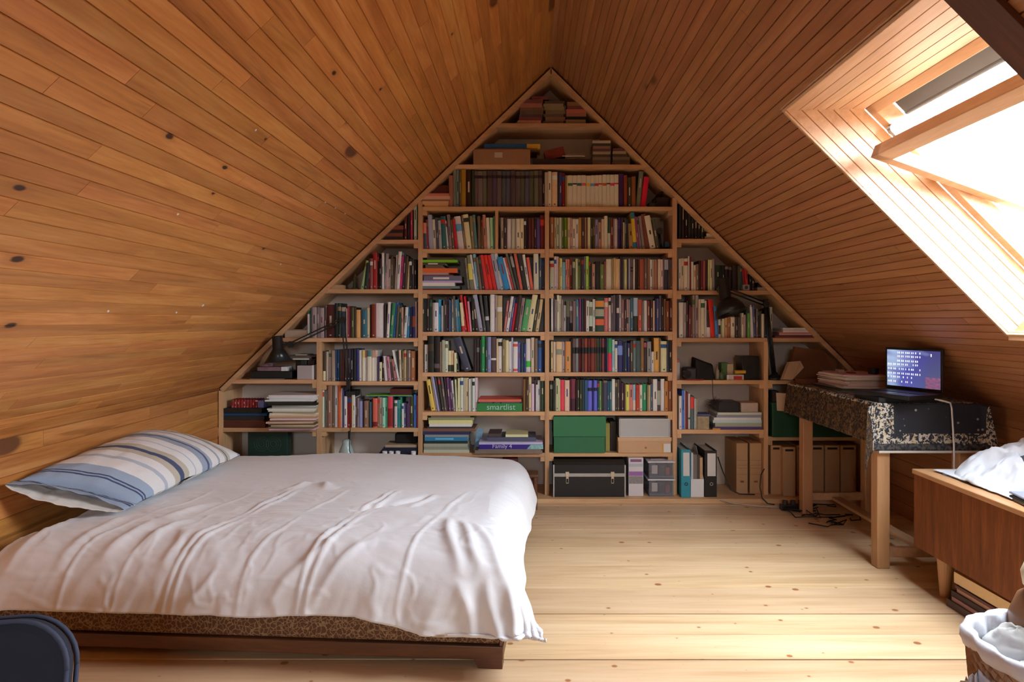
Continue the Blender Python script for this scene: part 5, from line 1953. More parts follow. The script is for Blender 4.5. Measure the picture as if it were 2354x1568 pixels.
bed = empty('bed', B(.95, .95, 0), 'low wide bed with dark wooden plinth and brown patterned base', 'bed')
MBD = Matrix((( BU.x, BV.x, 0, BO.x), (BU.y, BV.y, 0, BO.y), (0, 0, 1, 0), (0, 0, 0, 1)))
m = MB()
m.box(.0, BLp, 0, .03, .030, .078, M=MBD)
m.box(.0, BLp, BWq - .03, BWq, .030, .078, M=MBD)
m.box(0, .03, .03, BWq - .03, .030, .078, M=MBD)
m.box(BLp - .03, BLp, .03, BWq - .03, .030, .078, M=MBD)
m.box(.02, BLp, .02, BWq - .02, .055, .07, M=MBD)
plinth = m.build('plinth', M_DARKW, bed, bevel=.004)
for p in (.002, BLp - .11):
    for q in (.002, BWq - .06):
        m = MB()
        m.hexa([MBD @ Vector(v) for v in ((p, q, 0), (p + .085, q, 0), (p + .085, q + .05, 0), (p, q + .05, 0))],
               [MBD @ Vector(v) for v in ((p, q, .032), (p + .10, q, .032), (p + .10, q + .05, .032), (p, q + .05, .032))])
        m.build('foot', M_DARKW, plinth, bevel=.002)
# patterned boxspring
mp = bpy.data.materials.new('brown_damask')
t_ = NT(mp)
co = t_.coords((1, 1, 1))
vo = t_.n('TexVoronoi', feature='DISTANCE_TO_EDGE')
vo.inputs['Scale'].default_value = 60
ds = t_.n('VectorMath', operation='ADD')
nz_ = t_.n('TexNoise')
nz_.inputs['Scale'].default_value = 30
t_.l(co, nz_.inputs['Vector'])
sc_ = t_.n('VectorMath', operation='SCALE')
sc_.inputs['Scale'].default_value = .035
t_.l(nz_.outputs['Color'], sc_.inputs[0])
t_.l(co, ds.inputs[0])
t_.l(sc_.outputs[0], ds.inputs[1])
t_.l(ds.outputs[0], vo.inputs['Vector'])
t_.l(t_.ramp(vo.outputs['Distance'], [(.03, (.36, .23, .12)), (.10, (.13, .06, .028))]), t_.b.inputs['Base Color'])
t_.b.inputs['Roughness'].default_value = .85
m = MB()
m.box(.012, BLp, .012, BWq - .01, .079, .20, M=MBD)
m.build('box_spring', mp, bed, bevel=.010)
m = MB()
m.box(.004, .0115, .004, BWq - .01, .079, .20, M=MBD)
m.build('corner_board', mat('pinkish_trim', '7c4a44', .5), bed)
m = MB()
m.box(.06, BLp, .05, BWq - .06, .201, .315, M=MBD)
m.build('mattress', mat('white_ticking', 'cfc8bf', .9), bed, bevel=.04)

# dark tapered leg beyond the foot of the bed: small stool pushed in behind it
lg = empty('stool', (-.10, 4.19, 0), 'low dark wooden stool with tapered legs behind the foot of the bed', 'stool')
for xx, yy in ((.045, 4.245), (.045, 4.15), (-.20, 4.245), (-.20, 4.15)):
    m = MB()
    m.cyl((xx, yy, 0), (xx - .005, yy, .205), .011, .017, 14)
    m.build('leg', M_DARKW, lg, smooth=False)
m = MB()
m.box(-.22, .062, 4.135, 4.26, .2055, .225)
m.build('seat', M_DARKW, lg, bevel=.004)

# ------------------------------------------------ duvet
ns, nt_ = 330, 330
S0, S1 = -.14, BLp + .03
T0, T1 = -.175, BWq + .20
S, T = np.meshgrid(np.linspace(S0, S1, ns), np.linspace(T0, T1, nt_), indexing='ij')
H = .392
_S, _T = S.copy(), T.copy()
S = np.where(_S < .13, .13 + (_S - .13) * (1 + .55 * np.clip((.45 - _T) / .6, 0, 1)), _S)
T = np.where(_T < .12, .12 + (_T - .12) * (1 + .38 * np.clip((.5 - _S) / .6, 0, 1)), _T)


def fold(d, R, maxa, flare):
    """distance past the start of the bend -> outward offset and drop"""
    a = np.clip(d / R, 0, maxa)
    out = R * np.sin(a)
    dr = R * (1 - np.cos(a))
    ex = np.clip(d - R * maxa, 0, None)
    return out + ex * math.cos(maxa) + flare * ex, dr + ex * math.sin(maxa)


Rf = .21
Rs = .15
HEAD = BLp - .22
dS = np.clip(.13 - S, 0, None)                  # bend at the foot end
dT = np.clip(.15 - T, 0, None)                  # bend at the near side
dB = np.clip(T - (BWq - .20), 0, None)          # bend at the far side
oS, zS = fold(dS, Rs, 1.30, .02)
oT, zT = fold(dT, Rf, 1.34, .05)
oB, zB = fold(dB, .20, 1.2, .0)
zd = (zS ** 2.0 + zT ** 2.0 + zB ** 2.0) ** .5
zd = np.minimum(zd, H - .145)
p_ = np.where(dS > 0, .13 - oS, S)
q_ = np.where(dT > 0, .15 - oT, T)
q_ = np.where(dB > 0, BWq - .20 + oB, q_)
# far corner is drawn in, near corner spreads out
far = np.clip((T - 1.25) / .7, 0, 1) ** 2 * np.clip((.55 - S) / .6, 0, 1) ** 1.5
p_ = p_ + far * .07
corner = np.clip((.25 - S) / .4, 0, 1) * np.clip((.25 - T) / .4, 0, 1)
p_ = p_ - corner * .07
q_ = q_ + corner * .01
zz = H - zd
zz = zz + .05 * fbm(S * 1.7, T * 1.7, 3, 3)
zz = zz + .020 * np.exp(-((S - .8) ** 2 + (T - .8) ** 2) / .6)
zz = zz - .035 * np.clip((T - 1.2) / .8, 0, 1) - far * .05
# the head end slopes down beside the pillow
zz = zz - .10 * np.clip((S - HEAD) / .25, 0, 1) ** 2 * np.clip((.9 - T) / .5, 0, 1)
hang = np.clip((zS + zT) / .2, 0, 1)
hT = np.clip(zT / .22, 0, 1)
hS = np.clip(zS / .2, 0, 1)
wx, wy = fbm(S * 1.3, T * 1.3, 101, 3) * 1.2, fbm(S * 1.3 + 7, T * 1.3, 103, 3) * 1.2
# gathers, strongest near the foot corner; long soft undulations elsewhere
gat = np.sin((S * 26 + T * 9 + wx * 14)) * np.clip(.55 - S, 0, .6) * 1.5 + fbm((S + T * .35) * 8 + wx, T * 1.6, 21, 4) * 2.0
gat2 = np.sin((T * 15 + wy * 12)) * .45 + fbm(S * 2.2, T * 8 + wy, 22, 3) * 1.5
disp_front = gat * .0125 * hT ** .8
disp_side = gat2 * .013 * hS
q_ = q_ - disp_front
p_ = p_ - disp_side
top_w = fbm(S * 4 + T * 1.5 + wx, T * 8 - S * 3 + wy, 31, 4) * .018
near = np.clip(1.1 - T, 0, 1)
zz = zz + top_w * (1 - hang * .7) * (.25 + near)
cr_ = np.abs(fbm(S * 6 + wx * 2, T * 5 + wy * 2, 131, 3)) 
cr2 = np.abs(fbm(S * 3 + wy * 3, T * 11 + wx, 141, 3))
fine = -(np.exp(-(cr_ / .035) ** 2) * .0028 + np.exp(-(cr2 / .03) ** 2) * .0025) * (.4 + .6 * near)
zz = zz - fine * (1 - hT * .8)
q_ = q_ + fine * hT


def ridge(pts, amp, wid):
    """soft fold along a polyline in cloth coordinates"""
    global zz, q_
    for (s0, t0_), (s1, t1_) in zip(pts[:-1], pts[1:]):
        dx, dy = s1 - s0, t1_ - t0_
        Ln = math.hypot(dx, dy)
        u = ((S - s0) * dx + (T - t0_) * dy) / Ln ** 2
        d = ((S - s0) * -dy + (T - t0_) * dx) / Ln + .006 * np.sin(u * 7 + s0 * 30)
        f = np.exp(-np.abs(d / wid) ** 1.6) * np.clip(np.sin(np.clip(u, 0, 1) * PI), 0, 1) ** .6
        zz = zz + amp * f * (1 - hT * .75)
        q_ = q_ - amp * f * hT


# pressed-in fold lines running down to the near hem, in pairs
for s_, a_ in ((1.60, .004), (1.22, .006), (1.185, .006), (.74, .006), (.705, .006), (.95, .0035), (.40, .004), (1.40, .003)):
    ridge([(s_ - .16, .75), (s_ - .10, .35), (s_ - .03, -.22)], a_ * 1.5, .0085)
# rumples
ridge([(1.22, .78), (1.02, .84), (.86, .76)], .012, .030)
ridge([(1.10, .70), (1.02, .88)], .014, .024)
ridge([(.98, .90), (.90, .74)], .010, .02)
ridge([(1.32, .55), (1.42, .28), (1.44, -.02)], .014, .026)
ridge([(1.30, .30), (1.33, .02)], .012, .022)
ridge([(1.22, .18), (1.20, -.04)], .010, .018)
ridge([(1.58, .35), (1.60, -.05)], .012, .024)
ridge([(1.74, .85), (1.80, .40), (1.78, -.05)], .014, .022)
ridge([(1.84, .80), (1.89, .30), (1.87, -.10)], .014, .020)
ridge([(.40, .70), (.52, .48), (.68, .40)], -.014, .020)
ridge([(.37, .68), (.44, .46)], .010, .016)
ridge([(1.00, -.02), (1.10, -.17)], .008, .012)
ridge([(.62, .10), (.80, -.14)], .012, .018)
ridge([(.48, .12), (.66, -.15)], .010, .016)
for k in range(6):
    ridge([(.26 - k * .06, .34 - k * .03), (.16 - k * .075, -.05), (.10 - k * .085, -.30)], .017, .020)
Pw = BO.x + BU.x * p_ + BV.x * q_
Qw = BO.y + BU.y * p_ + BV.y * q_
# stay clear of the knee wall
Pw = np.maximum(Pw, KLX + .02)
P = np.stack([Pw, Qw, zz], axis=-1)
m_duvet = bpy.data.materials.new('washed_cotton')
t_ = NT(m_duvet)
f_ = t_.noise(t_.coords(), 7, 4)
t_.l(t_.mix(f_, (.68, .675, .69), (.77, .77, .79)), t_.b.inputs['Base Color'])
t_.b.inputs['Roughness'].default_value = .95
t_.b.inputs['Specular IOR Level'].default_value = .2
t_.b.inputs['Sheen Weight'].default_value = .3
f2 = t_.noise(t_.coords((1, 1, 1)), 55, 4, .6, .6)
t_.bump(f2, .12, .003)
mb = grid_mesh(P)
mb.build('duvet', m_duvet, smooth=True, solid=.012, label='rumpled off-white cotton duvet spread over the bed', cat='duvet')

# ------------------------------------------------ pillow
NL, FLc, FR_, NR = Vector((-2.045, 2.62, .56)), Vector((-2.035, 3.50, .615)), Vector((-1.60, 3.62, .455)), Vector((-1.665, 2.76, .425))
nu, nv = 110, 60
U, V = np.meshgrid(np.linspace(0, 1, nu), np.linspace(0, 1, nv), indexing='ij')


def quad(U, V):
    a = np.array([list(NL)])[0]
    out = np.zeros(U.shape + (3,))
    for k in range(3):
        out[..., k] = (NL[k] * (1 - U) * (1 - V) + FLc[k] * U * (1 - V) + FR_[k] * U * V + NR[k] * (1 - U) * V)
    return out


base_ = quad(U, V)
nrm = (FLc - NL).cross(NR - NL).normalized()
if nrm.z < 0:
    nrm = -nrm
prof = (np.clip(4 * U * (1 - U), 0, 1) ** .42) * (np.clip(4 * V * (1 - V), 0, 1) ** .55)
# edges draw in between the corners
inset = .035
cen = base_.mean(axis=(0, 1))
pull = (np.sin(U * PI) * (np.abs(V - .5) * 2) ** 4 + np.sin(V * PI) * (np.abs(U - .5) * 2) ** 6) * inset
base_ = base_ + (cen - base_) * pull[..., None]
wr = fbm(U * 7, V * 5, 50, 4) * .022 * (1 - prof * .4)
stripes = [(0.00, 0.05, (.30, .38, .50)), (.05, .060, (.05, .07, .15)), (.060, .072, (.30, .38, .50)), (.072, .082, (.05, .07, .15)), (.082, .15, (.33, .41, .53)),
           (.15, .24, (.74, .72, .71)), (.24, .262, (.45, .49, .56)), (.262, .33, (.75, .73, .72)), (.33, .375, (.52, .46, .37)),
           (.375, .39, (.07, .09, .17)), (.39, .396, (.5, .5, .5)), (.396, .41, (.07, .09, .17)), (.41, .46, (.52, .47, .38)), (.46, .52, (.76, .74, .73)), (.52, .535, (.46, .52, .60)),
           (.535, .60, (.76, .74, .73)), (.60, .65, (.33,.39,.48)), (.65, .668, (.09, .11, .20)), (.668, .70, (.36,.42,.50)), (.70, .76, (.76, .74, .73)),
           (.76, .775, (.38, .40, .45)), (.775, .83, (.76, .74, .73)), (.83, .85, (.52, .49, .40)), (.85, .862, (.10, .12, .18)), (.862, .89, (.52, .49, .40)),
           (.89, .97, (.75, .74, .74)), (.97, 1.01, (.34, .42, .54))]
mb = MB()
M_PIL = attr_mat('striped_cotton', .9, .05, 120, bump=.15)


def stripe_col(u):
    for a, b, c in stripes:
        if a <= u < b:
            return c
    return (.7, .7, .7)


colr = np.zeros((nu, nv, 3))
us = np.linspace(0, 1, nu)
for i in range(nu):
    colr[i, :, :] = stripe_col(us[i] + .004)
for sgn, thk in ((1, .105), (-1, .075)):
    off = (prof * thk + wr * (1 if sgn > 0 else .4)) * sgn
    Pp = base_ + off[..., None] * np.array(list(nrm))[None, None, :]
    g_ = grid_mesh(Pp, 0, colr)
    k = len(mb.v)
    mb.v += g_.v
    mb.f += [[j + k for j in f] for f in g_.f]
    mb.mi += g_.mi
    mb.c += g_.c
pil = mb.build('pillow', M_PIL, smooth=True, label='striped blue, beige and white pillow at the head of the bed', cat='pillow')
# loose open end of the pillowcase
nu2 = 14
U2, V2 = np.meshgrid(np.linspace(0, 1, nu2), np.linspace(0, 1, nv), indexing='ij')
mb = MB()
ex = (NL - FLc).normalized() * .085
for sgn in (1, -1):
    e0 = (np.array(list(NL))[None, None, :] * (1 - V2)[..., None] + np.array(list(NR))[None, None, :] * V2[..., None])
    pp = e0 + np.array(list(ex))[None, None, :] * (U2[..., None] * (1 - .25 * np.abs(V2 - .5)[..., None]) - .05)
    hump = np.sin(V2 * PI) ** .6 * (.030 if sgn > 0 else -.022) * (.3 + U2) + fbm(V2 * 8, U2 * 2, 60 + sgn, 3) * .02
    pp[..., 2] += hump
    cc = np.zeros((nu2, nv, 3)) + np.array((.30, .38, .50) if sgn > 0 else (.66, .62, .56))
    if sgn > 0:
        cc[2:4] = (.05, .07, .15)
        cc[5:7] = (.05, .07, .15)
    g_ = grid_mesh(pp, 0, cc)
    k = len(mb.v)
    mb.v += g_.v
    mb.f += [[j + k for j in f] for f in g_.f]
    mb.mi += g_.mi
    mb.c += g_.c
mb.build('pillowcase_hem', M_PIL, pil, smooth=True, solid=.002)

# ================================================================== DESK
YD0, YD1 = 3.155, 4.20
XD0, XD1 = 1.682, 2.175
ZD = .80
dk = empty('desk', ((XD0 + XD1) / 2, (YD0 + YD1) / 2, 0), 'narrow beech desk under a patterned cloth on the right', 'desk')
m = MB()
m.box(XD0, XD1, YD0, YD1, ZD - .03, ZD - .004)
m.build('desk_top', M_DESK_X, dk, bevel=.002)
m = MB()
for a in ((XD0 + .03, XD0 + .05, YD0 + .04, YD1 - .04), (XD1 - .05, XD1 - .03, YD0 + .04, YD1 - .04), (XD0 + .05, XD1 - .05, YD0 + .03, YD0 + .05), (XD0 + .05, XD1 - .05, YD1 - .05, YD1 - .03)):
    m.box(*a, ZD - .12, ZD - .031)
m.build('apron', M_DESK_X, dk, bevel=.001)
for xx, yy in ((1.688, 3.157), (1.700, 4.04), (2.085, 3.157), (2.085, 4.04)):
    m = MB()
    m.box(xx, xx + .062, yy, yy + .062, 0, ZD - .031)
    m.build('leg', M_DESK_Z, dk, bevel=.005)
m = MB()
m.box(1.745, 2.09, 3.172, 3.20, .050, .098)
m.build('rail', M_DESK_X, dk, bevel=.002)
m = MB()
m.box(1.755, 2.09, 4.06, 4.088, .085, .130)
m.build('rail', M_DESK_X, dk, bevel=.002)
m = MB()
m.box(1.885, 1.945, 3.2, 4.06, .088, .106)
m.build('foot_rail', M_DESK_X, dk, bevel=.002)
# cloth
nx, ny = 120, 190
cx0, cx1 = XD0 - .006, XD1 + .006
cy0, cy1 = YD0 - .006, YD1 + .02
hangL, hangF, hangR = .19, .225, .19
A, Bq = np.meshgrid(np.linspace(cx0 - hangL, cx1 + hangR, nx), np.linspace(cy0 - hangF, cy1, ny), indexing='ij')
dl = np.clip(cx0 - A, 0, None)
dr_ = np.clip(A - cx1, 0, None)
df = np.clip(cy0 - Bq, 0, None)
hl_ = np.clip(dl / hangL, 0, 1)
hf_ = np.clip(df / hangF, 0, 1)
X_ = np.clip(A, cx0, cx1)
Y_ = np.clip(Bq, cy0, cy1)
Z_ = ZD - np.maximum(dl, dr_) - df
# side folds
wl = (np.sin(Bq * 26 + 1.3) * .5 + fbm(Bq * 9, A * 3, 71, 3) * 1.5) * .020
X_ = X_ - hl_ * (.012 + np.abs(wl)) + 0
hr_ = np.clip(dr_ / hangR, 0, 1)
X_ = X_ + hr_ * (.05 + np.abs(wl) * 1.2)
Y_ = Y_ - hf_ * (.004 + .003 * np.sin(A * 30))
# corners: the surplus gathers into a hanging cone at the two near corners
cl = (dl > 0) & (df > 0)
crn = np.minimum(hl_, hf_)
X_ = np.where(cl, cx0 - .012 - .060 * np.sin(np.clip(dl / (dl + df + 1e-6), 0, 1) * PI) - .010 * hl_, X_)
Y_ = np.where(cl, cy0 - .006 - .055 * np.sin(np.clip(df / (dl + df + 1e-6), 0, 1) * PI), Y_)
Z_ = np.where(cl, ZD - (dl ** 1.6 + df ** 1.6) ** (1 / 1.6) - .03 * crn, Z_)
crr = (dr_ > 0) & (df > 0)
X_ = np.where(crr, cx1 + .02 + .05 * hr_, X_)
Y_ = np.where(crr, cy0 - .006 - .03 * np.sin(np.clip(df / (dr_ + df + 1e-6), 0, 1) * PI), Y_)
Z_ = np.where(crr, ZD - (dr_ ** 1.6 + df ** 1.6) ** (1 / 1.6), Z_)
Z_ = Z_ + np.where((dl == 0) & (df == 0) & (dr_ == 0), .0015, 0)
P = np.stack([X_, Y_, Z_], axis=-1)
# pattern mask in cloth coordinates: 1 = busy border, 0 = plain navy field with stars
vfr = (Bq - (cy0 - hangF)) / hangF        # 0 at hem
border = np.ones_like(A)
field = (df > 0) & (vfr > .34) & (A > cx0 + .085) & (A < cx1 + .0)
border[field] = 0
hem = (df > 0) & (vfr < .13)
border[hem & (dl < .01)] = .5
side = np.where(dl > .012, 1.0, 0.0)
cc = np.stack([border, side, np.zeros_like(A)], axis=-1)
m_cl = bpy.data.materials.new('batik_cloth')
t_ = NT(m_cl)
at = t_.n('Attribute', attribute_name='Col')
sp_ = t_.n('SeparateColor')
t_.l(at.outputs['Color'], sp_.inputs[0])
co = t_.coords()
n1 = t_.noise(co, 30, 3, .6, 2.2)
n2 = t_.noise(co, 75, 2, .6, .5)
busy = t_.math('ADD', t_.math('MULTIPLY', n1, .62), t_.math('MULTIPLY', n2, .38))
bmask = t_.ramp(busy, [(.49, 0.0), (.525, 1.0)])
vs_ = t_.n('TexVoronoi')
vs_.inputs['Scale'].default_value = 22
t_.l(co, vs_.inputs['Vector'])
star = t_.ramp(vs_.outputs['Distance'], [(.10, 1.0), (.15, 0.0)])
bfac = t_.ramp(sp_.outputs[0], [(.45, 0.0), (.85, 1.0)])
starz = t_.math('MULTIPLY', star, .7)
pm = t_.mix(bfac, starz, bmask)
vb = t_.n('TexVoronoi')
vb.inputs['Scale'].default_value = 34
t_.l(co, vb.inputs['Vector'])
creamy = t_.mix(t_.ramp(vb.outputs['Distance'], [(.2, 0.0), (.6, 1.0)]), (.56, .44, .26), (.62, .58, .50))
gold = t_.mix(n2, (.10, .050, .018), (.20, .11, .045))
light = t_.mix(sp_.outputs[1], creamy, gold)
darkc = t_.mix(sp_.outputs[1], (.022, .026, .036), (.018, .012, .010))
t_.l(t_.mix(pm, darkc, light), t_.b.inputs['Base Color'])
t_.b.inputs['Roughness'].default_value = .8
g_ = grid_mesh(P, 0, cc)
g_.build('tablecloth', m_cl, smooth=True, solid=.0015, label='black and cream batik cloth hanging over the desk edges', cat='tablecloth')
m = MB()
m.box(cx0 + .01, cx1 - .01, cy0 - .0125, cy0 - .0095, ZD - hangF - .010, ZD - hangF + .001)
m.build('hem', mat('cream_hem', 'cfc6bd', .8), bpy.data.objects['tablecloth'])

# ------------------------------------------------ laptop
zd = ZD + .004
la = Vector((1.868, 3.42, zd + .045))      # hinge, far end
lb = Vector((1.990, 3.135, zd + .045))     # hinge, near end
hdir = (lb - la).normalized()
wlen = (lb - la).length
out_ = Vector((hdir.y, -hdir.x, 0))
if out_.x > 0:
    out_ = -out_
lp = empty('laptop', (la + lb) / 2, 'open black laptop with blue desktop screen on the desk edge', 'laptop')
Ml = Matrix((( hdir.x, out_.x, 0, la.x), (hdir.y, out_.y, 0, la.y), (0, 0, 1, la.z), (0, 0, 0, 1)))
dep = .235
m = MB()
m.box(0, wlen, .0, dep, -.020, 0, M=Ml)
lbs = m.build('laptop_base', M_BLACK, lp, bevel=.003)
m = MB()
for r in range(5):
    for c in range(13):
        u0 = .02 + c * (wlen - .04) / 13
        v0 = .03 + r * .02
        m.box(u0, u0 + (wlen - .04) / 13 - .003, v0, v0 + .016, .0003, .0022, M=Ml)
m.build('keyboard', mat('key_grey', '2c2c34', .4), lbs)
m = MB()
m.box(wlen * .35, wlen * .62, .15, .215, .0002, .0010, M=Ml)
m.build('touchpad', mat('pad_grey', '55566a', .3), lbs)
hsc = .215
tl = math.radians(0)
Msc = Ml @ Matrix.Rotation(-tl, 4, 'X')
m = MB()
m.box(0, wlen, -.012, -.002, .004, hsc, M=Msc)
lid_ = m.build('screen_lid', M_BLACK, lp, bevel=.003)
gx_, gy_ = 64, 40
mb = MB()
rs = random.Random(9)
icons = {}
for r in range(8):
    for c in range(17):
        if r < 3 and c < 5:
            continue
        if r > 5 and c > 12 and rs.random() < .8:
            continue
        if rs.random() < .12:
            continue
        icons[(1 + int(c * 2.45), 2 + int(r * 4.6))] = rs.choice([(.75, .78, .9), (.9, .9, .95), (.55, .6, .8), (.7, .55, .6)])
sx0, sx1, sz0, sz1 = .012, wlen - .012, .018, hsc - .012
for i in range(gx_):
    for j in range(gy_):
        u, v = i / gx_, j / gy_
        c = (.035 + .02 * (1 - v), .035 + .03 * (1 - v), .19 + .06 * math.sin(u * 5))
        k = mnoise.noise(Vector((u * 4, v * 5, 0)))
        cloud = max(0, min(1, (1 - u * 2.4) * (.6 + .8 * k) + (.25 if v > .5 else -.1)))
        c = tuple(a * (1 - cloud) + b * cloud for a, b in zip(c, (.26, .36, .50)))
        if u > .72 and v < .3:
            rk = mnoise.noise(Vector((u * 20, v * 20, 3)))
            c = (.14 + .12 * rk, .06, .12)
        jj = gy_ - 1 - j
        for (ii, jj2), ic in icons.items():
            if ii == i and jj2 <= jj <= jj2 + 1:
                c = ic
        if i == 53 and 3 <= jj <= 5:
            c = (.9, .9, .9)
        a0, a1 = sx0 + (sx1 - sx0) * i / gx_, sx0 + (sx1 - sx0) * (i + 1) / gx_
        b0, b1 = sz0 + (sz1 - sz0) * j / gy_, sz0 + (sz1 - sz0) * (j + 1) / gy_
        mb.add([(a0, -.0012, b0), (a1, -.0012, b0), (a1, -.0012, b1), (a0, -.0012, b1)], [(0, 1, 2, 3)], 0, c, Msc)
mb.build('screen', attr_mat('screen_glow', .2, .02, 10, emit=1.1), lid_)
# what the laptop rests on
flat(1.70, 1.99, 3.165, 3.40, zd, .024, '222', name='pad', lab='dark cooling pad beneath the laptop', cat='pad', pages=False)
# black gadgets and cable at the front of the desk
shell_box('phone', 1.715, 1.80, 3.19, 3.25, zd + .0245, zd + .031, M_BLACK, 'black phone lying in front of the laptop on the cloth', 'phone', .002)
m = MB()
cu_ = [(1.955, 3.14, zd + .02), (1.99, 3.11, zd + .012), (2.02, 3.125, zd + .004), (2.035, 3.138, ZD - .02), (2.036, 3.13, .68), (2.037, 3.125, .60), (2.035, 3.12, .50), (2.03, 3.11, .40), (2.0, 3.09, .2), (2.02, 3.07, .03), (1.95, 3.06, .012)]
m.tube(cu_, .0042, 8)
m.build('cable', M_WHITEP, smooth=True, label='white cable hanging down from the laptop over the desk cloth', cat='cable')
# stack of papers left of the laptop
rp = random.Random(8)
z = zd
for k in range(17):
    c = rp.choice(['b9a', 'ba9', 'caa', 'cbb', 'a98', 'bba', '998'])
    h = rp.uniform(.004, .0075)
    if k < 4:
        c = rp.choice(['544', '443', '655', '554'])
    g_ = rp.uniform(-.012, .012)
    xw = 0 if k < 4 else .03
    z = flat(1.735 + xw + g_, 2.00 + g_, 3.62 + g_, 3.96 + rp.uniform(-.01, .02), z, h, c, name='paper_bundle', cat='papers', pages=False, skew=rp.uniform(-.10, .10),
             lab=f"{colour_name(c)} bundle of papers, {ordinal(k+1)} from bottom left of the laptop", group='paper bundles left of the laptop')
pz = z
m = MB()
m.cyl((1.955, 3.70, pz + .0005), (1.955, 3.70, pz + .035), .026, .030, 20)
m.build('cup', mat('dark_cup', '231d1c', .4), label='small dark cup standing on the paper bundles', cat='cup')
shell_box('packet', 1.80, 1.83, 3.78, 3.83, pz + .0005, pz + .02, mat('tin_small', 'a08a7a', .5), 'tiny beige packet on the paper bundles', 'packet', .002)
shell_box('packet', 1.84, 1.88, 3.74, 3.78, pz + .0005, pz + .008, mat('red_small', '7a2420', .5), 'tiny dark red packet on the paper bundles', 'packet', .002)
# dark cardboard, open book and box at the back of desk and shelf
m = MB()
cvs = [PX(1812, 868, 4.36), PX(1925, 872, 4.36), PX(1923, 832, 4.36), PX(1893, 806, 4.38), PX(1828, 797, 4.38)]
bk = [v + Vector((0.004, .045, 0)) for v in cvs]
n_ = len(cvs)
m.add(cvs + bk, [tuple(range(n_)), tuple(reversed(range(n_, 2 * n_)))] + [(i, (i + 1) % n_, n_ + (i + 1) % n_, n_ + i) for i in range(n_)])
m.build('cardboard', mat('dull_brown_card', '7a4e30', .85), label='crumpled brown cardboard flap leaning at the back of the desk', cat='cardboard')
ob = empty('open_book', PX(1825, 866, 4.25), 'cream open book leaning beside the foot of the black lamp', 'book')
m = MB()
a_ = [PX(1800, 872, 4.25), PX(1822, 873, 4.22), PX(1848, 845, 4.24), PX(1840, 830, 4.30), PX(1815, 832, 4.32)]
b2 = [v + Vector((-.006, .03, -.004)) for v in a_]
m.add(a_ + b2, [tuple(range(5)), tuple(reversed(range(5, 10)))] + [(i, (i + 1) % 5, 5 + (i + 1) % 5, 5 + i) for i in range(5)])
m.build('pages', mat('cream_pages', 'c2a98a', .8), ob)
m = MB()
c_ = [v + Vector((-.007, .031, -.006)) for v in a_]
d_ = [v + Vector((-.012, .034, -.008)) for v in a_]
m.add(c_ + d_, [tuple(range(5)), tuple(reversed(range(5, 10)))] + [(i, (i + 1) % 5, 5 + (i + 1) % 5, 5 + i) for i in range(5)])
m.build('cover', mat('dark_cover', '38302c', .6), ob)
shell_box('box', 1.70, 1.80, 4.06, 4.16, zd, zd + .035, mat('tobacco_box', '6b3d20', .7), 'small tobacco brown box at the far left of the desk', 'box')
# things under the desk: cables on the floor, power strip
m = MB()
rg = random.Random(12)
for k in range(7):
    pts = []
    x, y = rg.uniform(1.75, 2.1), rg.uniform(3.75, 4.15)
    for i in range(10):
        pts.append(Vector((x, y, .006 + abs(rg.gauss(0, .012)))))
        x = min(2.2, max(1.62, x + rg.uniform(-.10, .10)))
        y = min(4.25, max(3.6, y + rg.uniform(-.06, .06)))
    m.tube(pts, .0035, 6)
m.build('cables', mat('tangled_cable', '1a1614', .5), smooth=True, kind='stuff', label='tangle of dark cables on the floor under the desk', cat='cables')
ps = empty('power_strip', (1.72, 4.16, 0), 'dark power strip on the floor beside the far desk leg', 'power strip')
m = MB()
m.box(1.60, 1.78, 4.12, 4.17, .0005, .035)
m.build('strip_body', M_BLACK, ps, bevel=.005)
m = MB()
for k in range(3):
    m.cyl((1.63 + k * .05, 4.145, .0355), (1.63 + k * .05, 4.145, .06), .017, n=16)
m.build('plug', mat('plug_grey', '3a3432', .4), ps)
for nm, pts, r, c, lab in (
    ('cable', [PX(1650, 1050, 4.50), PX(1662, 1085, 4.45), PX(1680, 1125, 4.38), PX(1700, 1136, 4.36), PX(1735, 1137, 4.35)], .004, '2a2320', 'dark cable curving down between black binder and archive boxes'),
    ('cable', [PX(1757, 1078, 4.33), PX(1749, 1092, 4.31), PX(1747, 1120, 4.29), PX(1752, 1145, 4.28), PX(1765, 1158, 4.22), PX(1780, 1160, 4.24)], .004, '2a2320', 'dark cable looping in front of the outer upright'),
    ('cable', [PX(1655, 1150, 4.283), PX(1690, 1158, 4.27), PX(1740, 1164, 4.20), PX(1790, 1166, 4.18), PX(1815, 1172, 4.14)], .0035, 'b8aca0', 'pale cable running along the front of the base board')):
    m = MB()
    m.tube(pts, r, 8)
    m.build(nm, mat('cable_' + c, c, .5), smooth=True, label=lab, cat='cable')

# ================================================================== SIDEBOARD
SX0, SX1, SY0, SY1 = 1.745, 2.215, 1.30, 2.955
SZ0, SZ1 = .185, .530
sb = empty('sideboard', ((SX0 + SX1) / 2, (SY0 + SY1) / 2, 0), 'low teak sideboard on tapered legs in front of the desk', 'sideboard')
m = MB()
m.box(SX0, SX1 - .02, SY0, SY1, SZ0, SZ1 - .022)
m.build('carcass', M_TEAK, sb, bevel=.001)
m = MB()
m.box(SX0 - .006, SX1, SY0 - .006, SY1 + .006, SZ1 - .0205, SZ1)
m.build('top_board', M_TEAKT, sb, bevel=.003)
for xx, yy in ((SX0 + .075, SY1 - .11), (SX1 - .1, SY1 - .11), (SX0 + .075, SY0 + .12), (SX1 - .1, SY0 + .12)):
    m = MB()
    m.cyl((xx + (.012 if xx > 2 else -.004), yy, 0), (xx, yy, SZ0 - .0005), .020, .037, 20)
    m.build('leg', M_DESK_Z, sb, smooth=False)
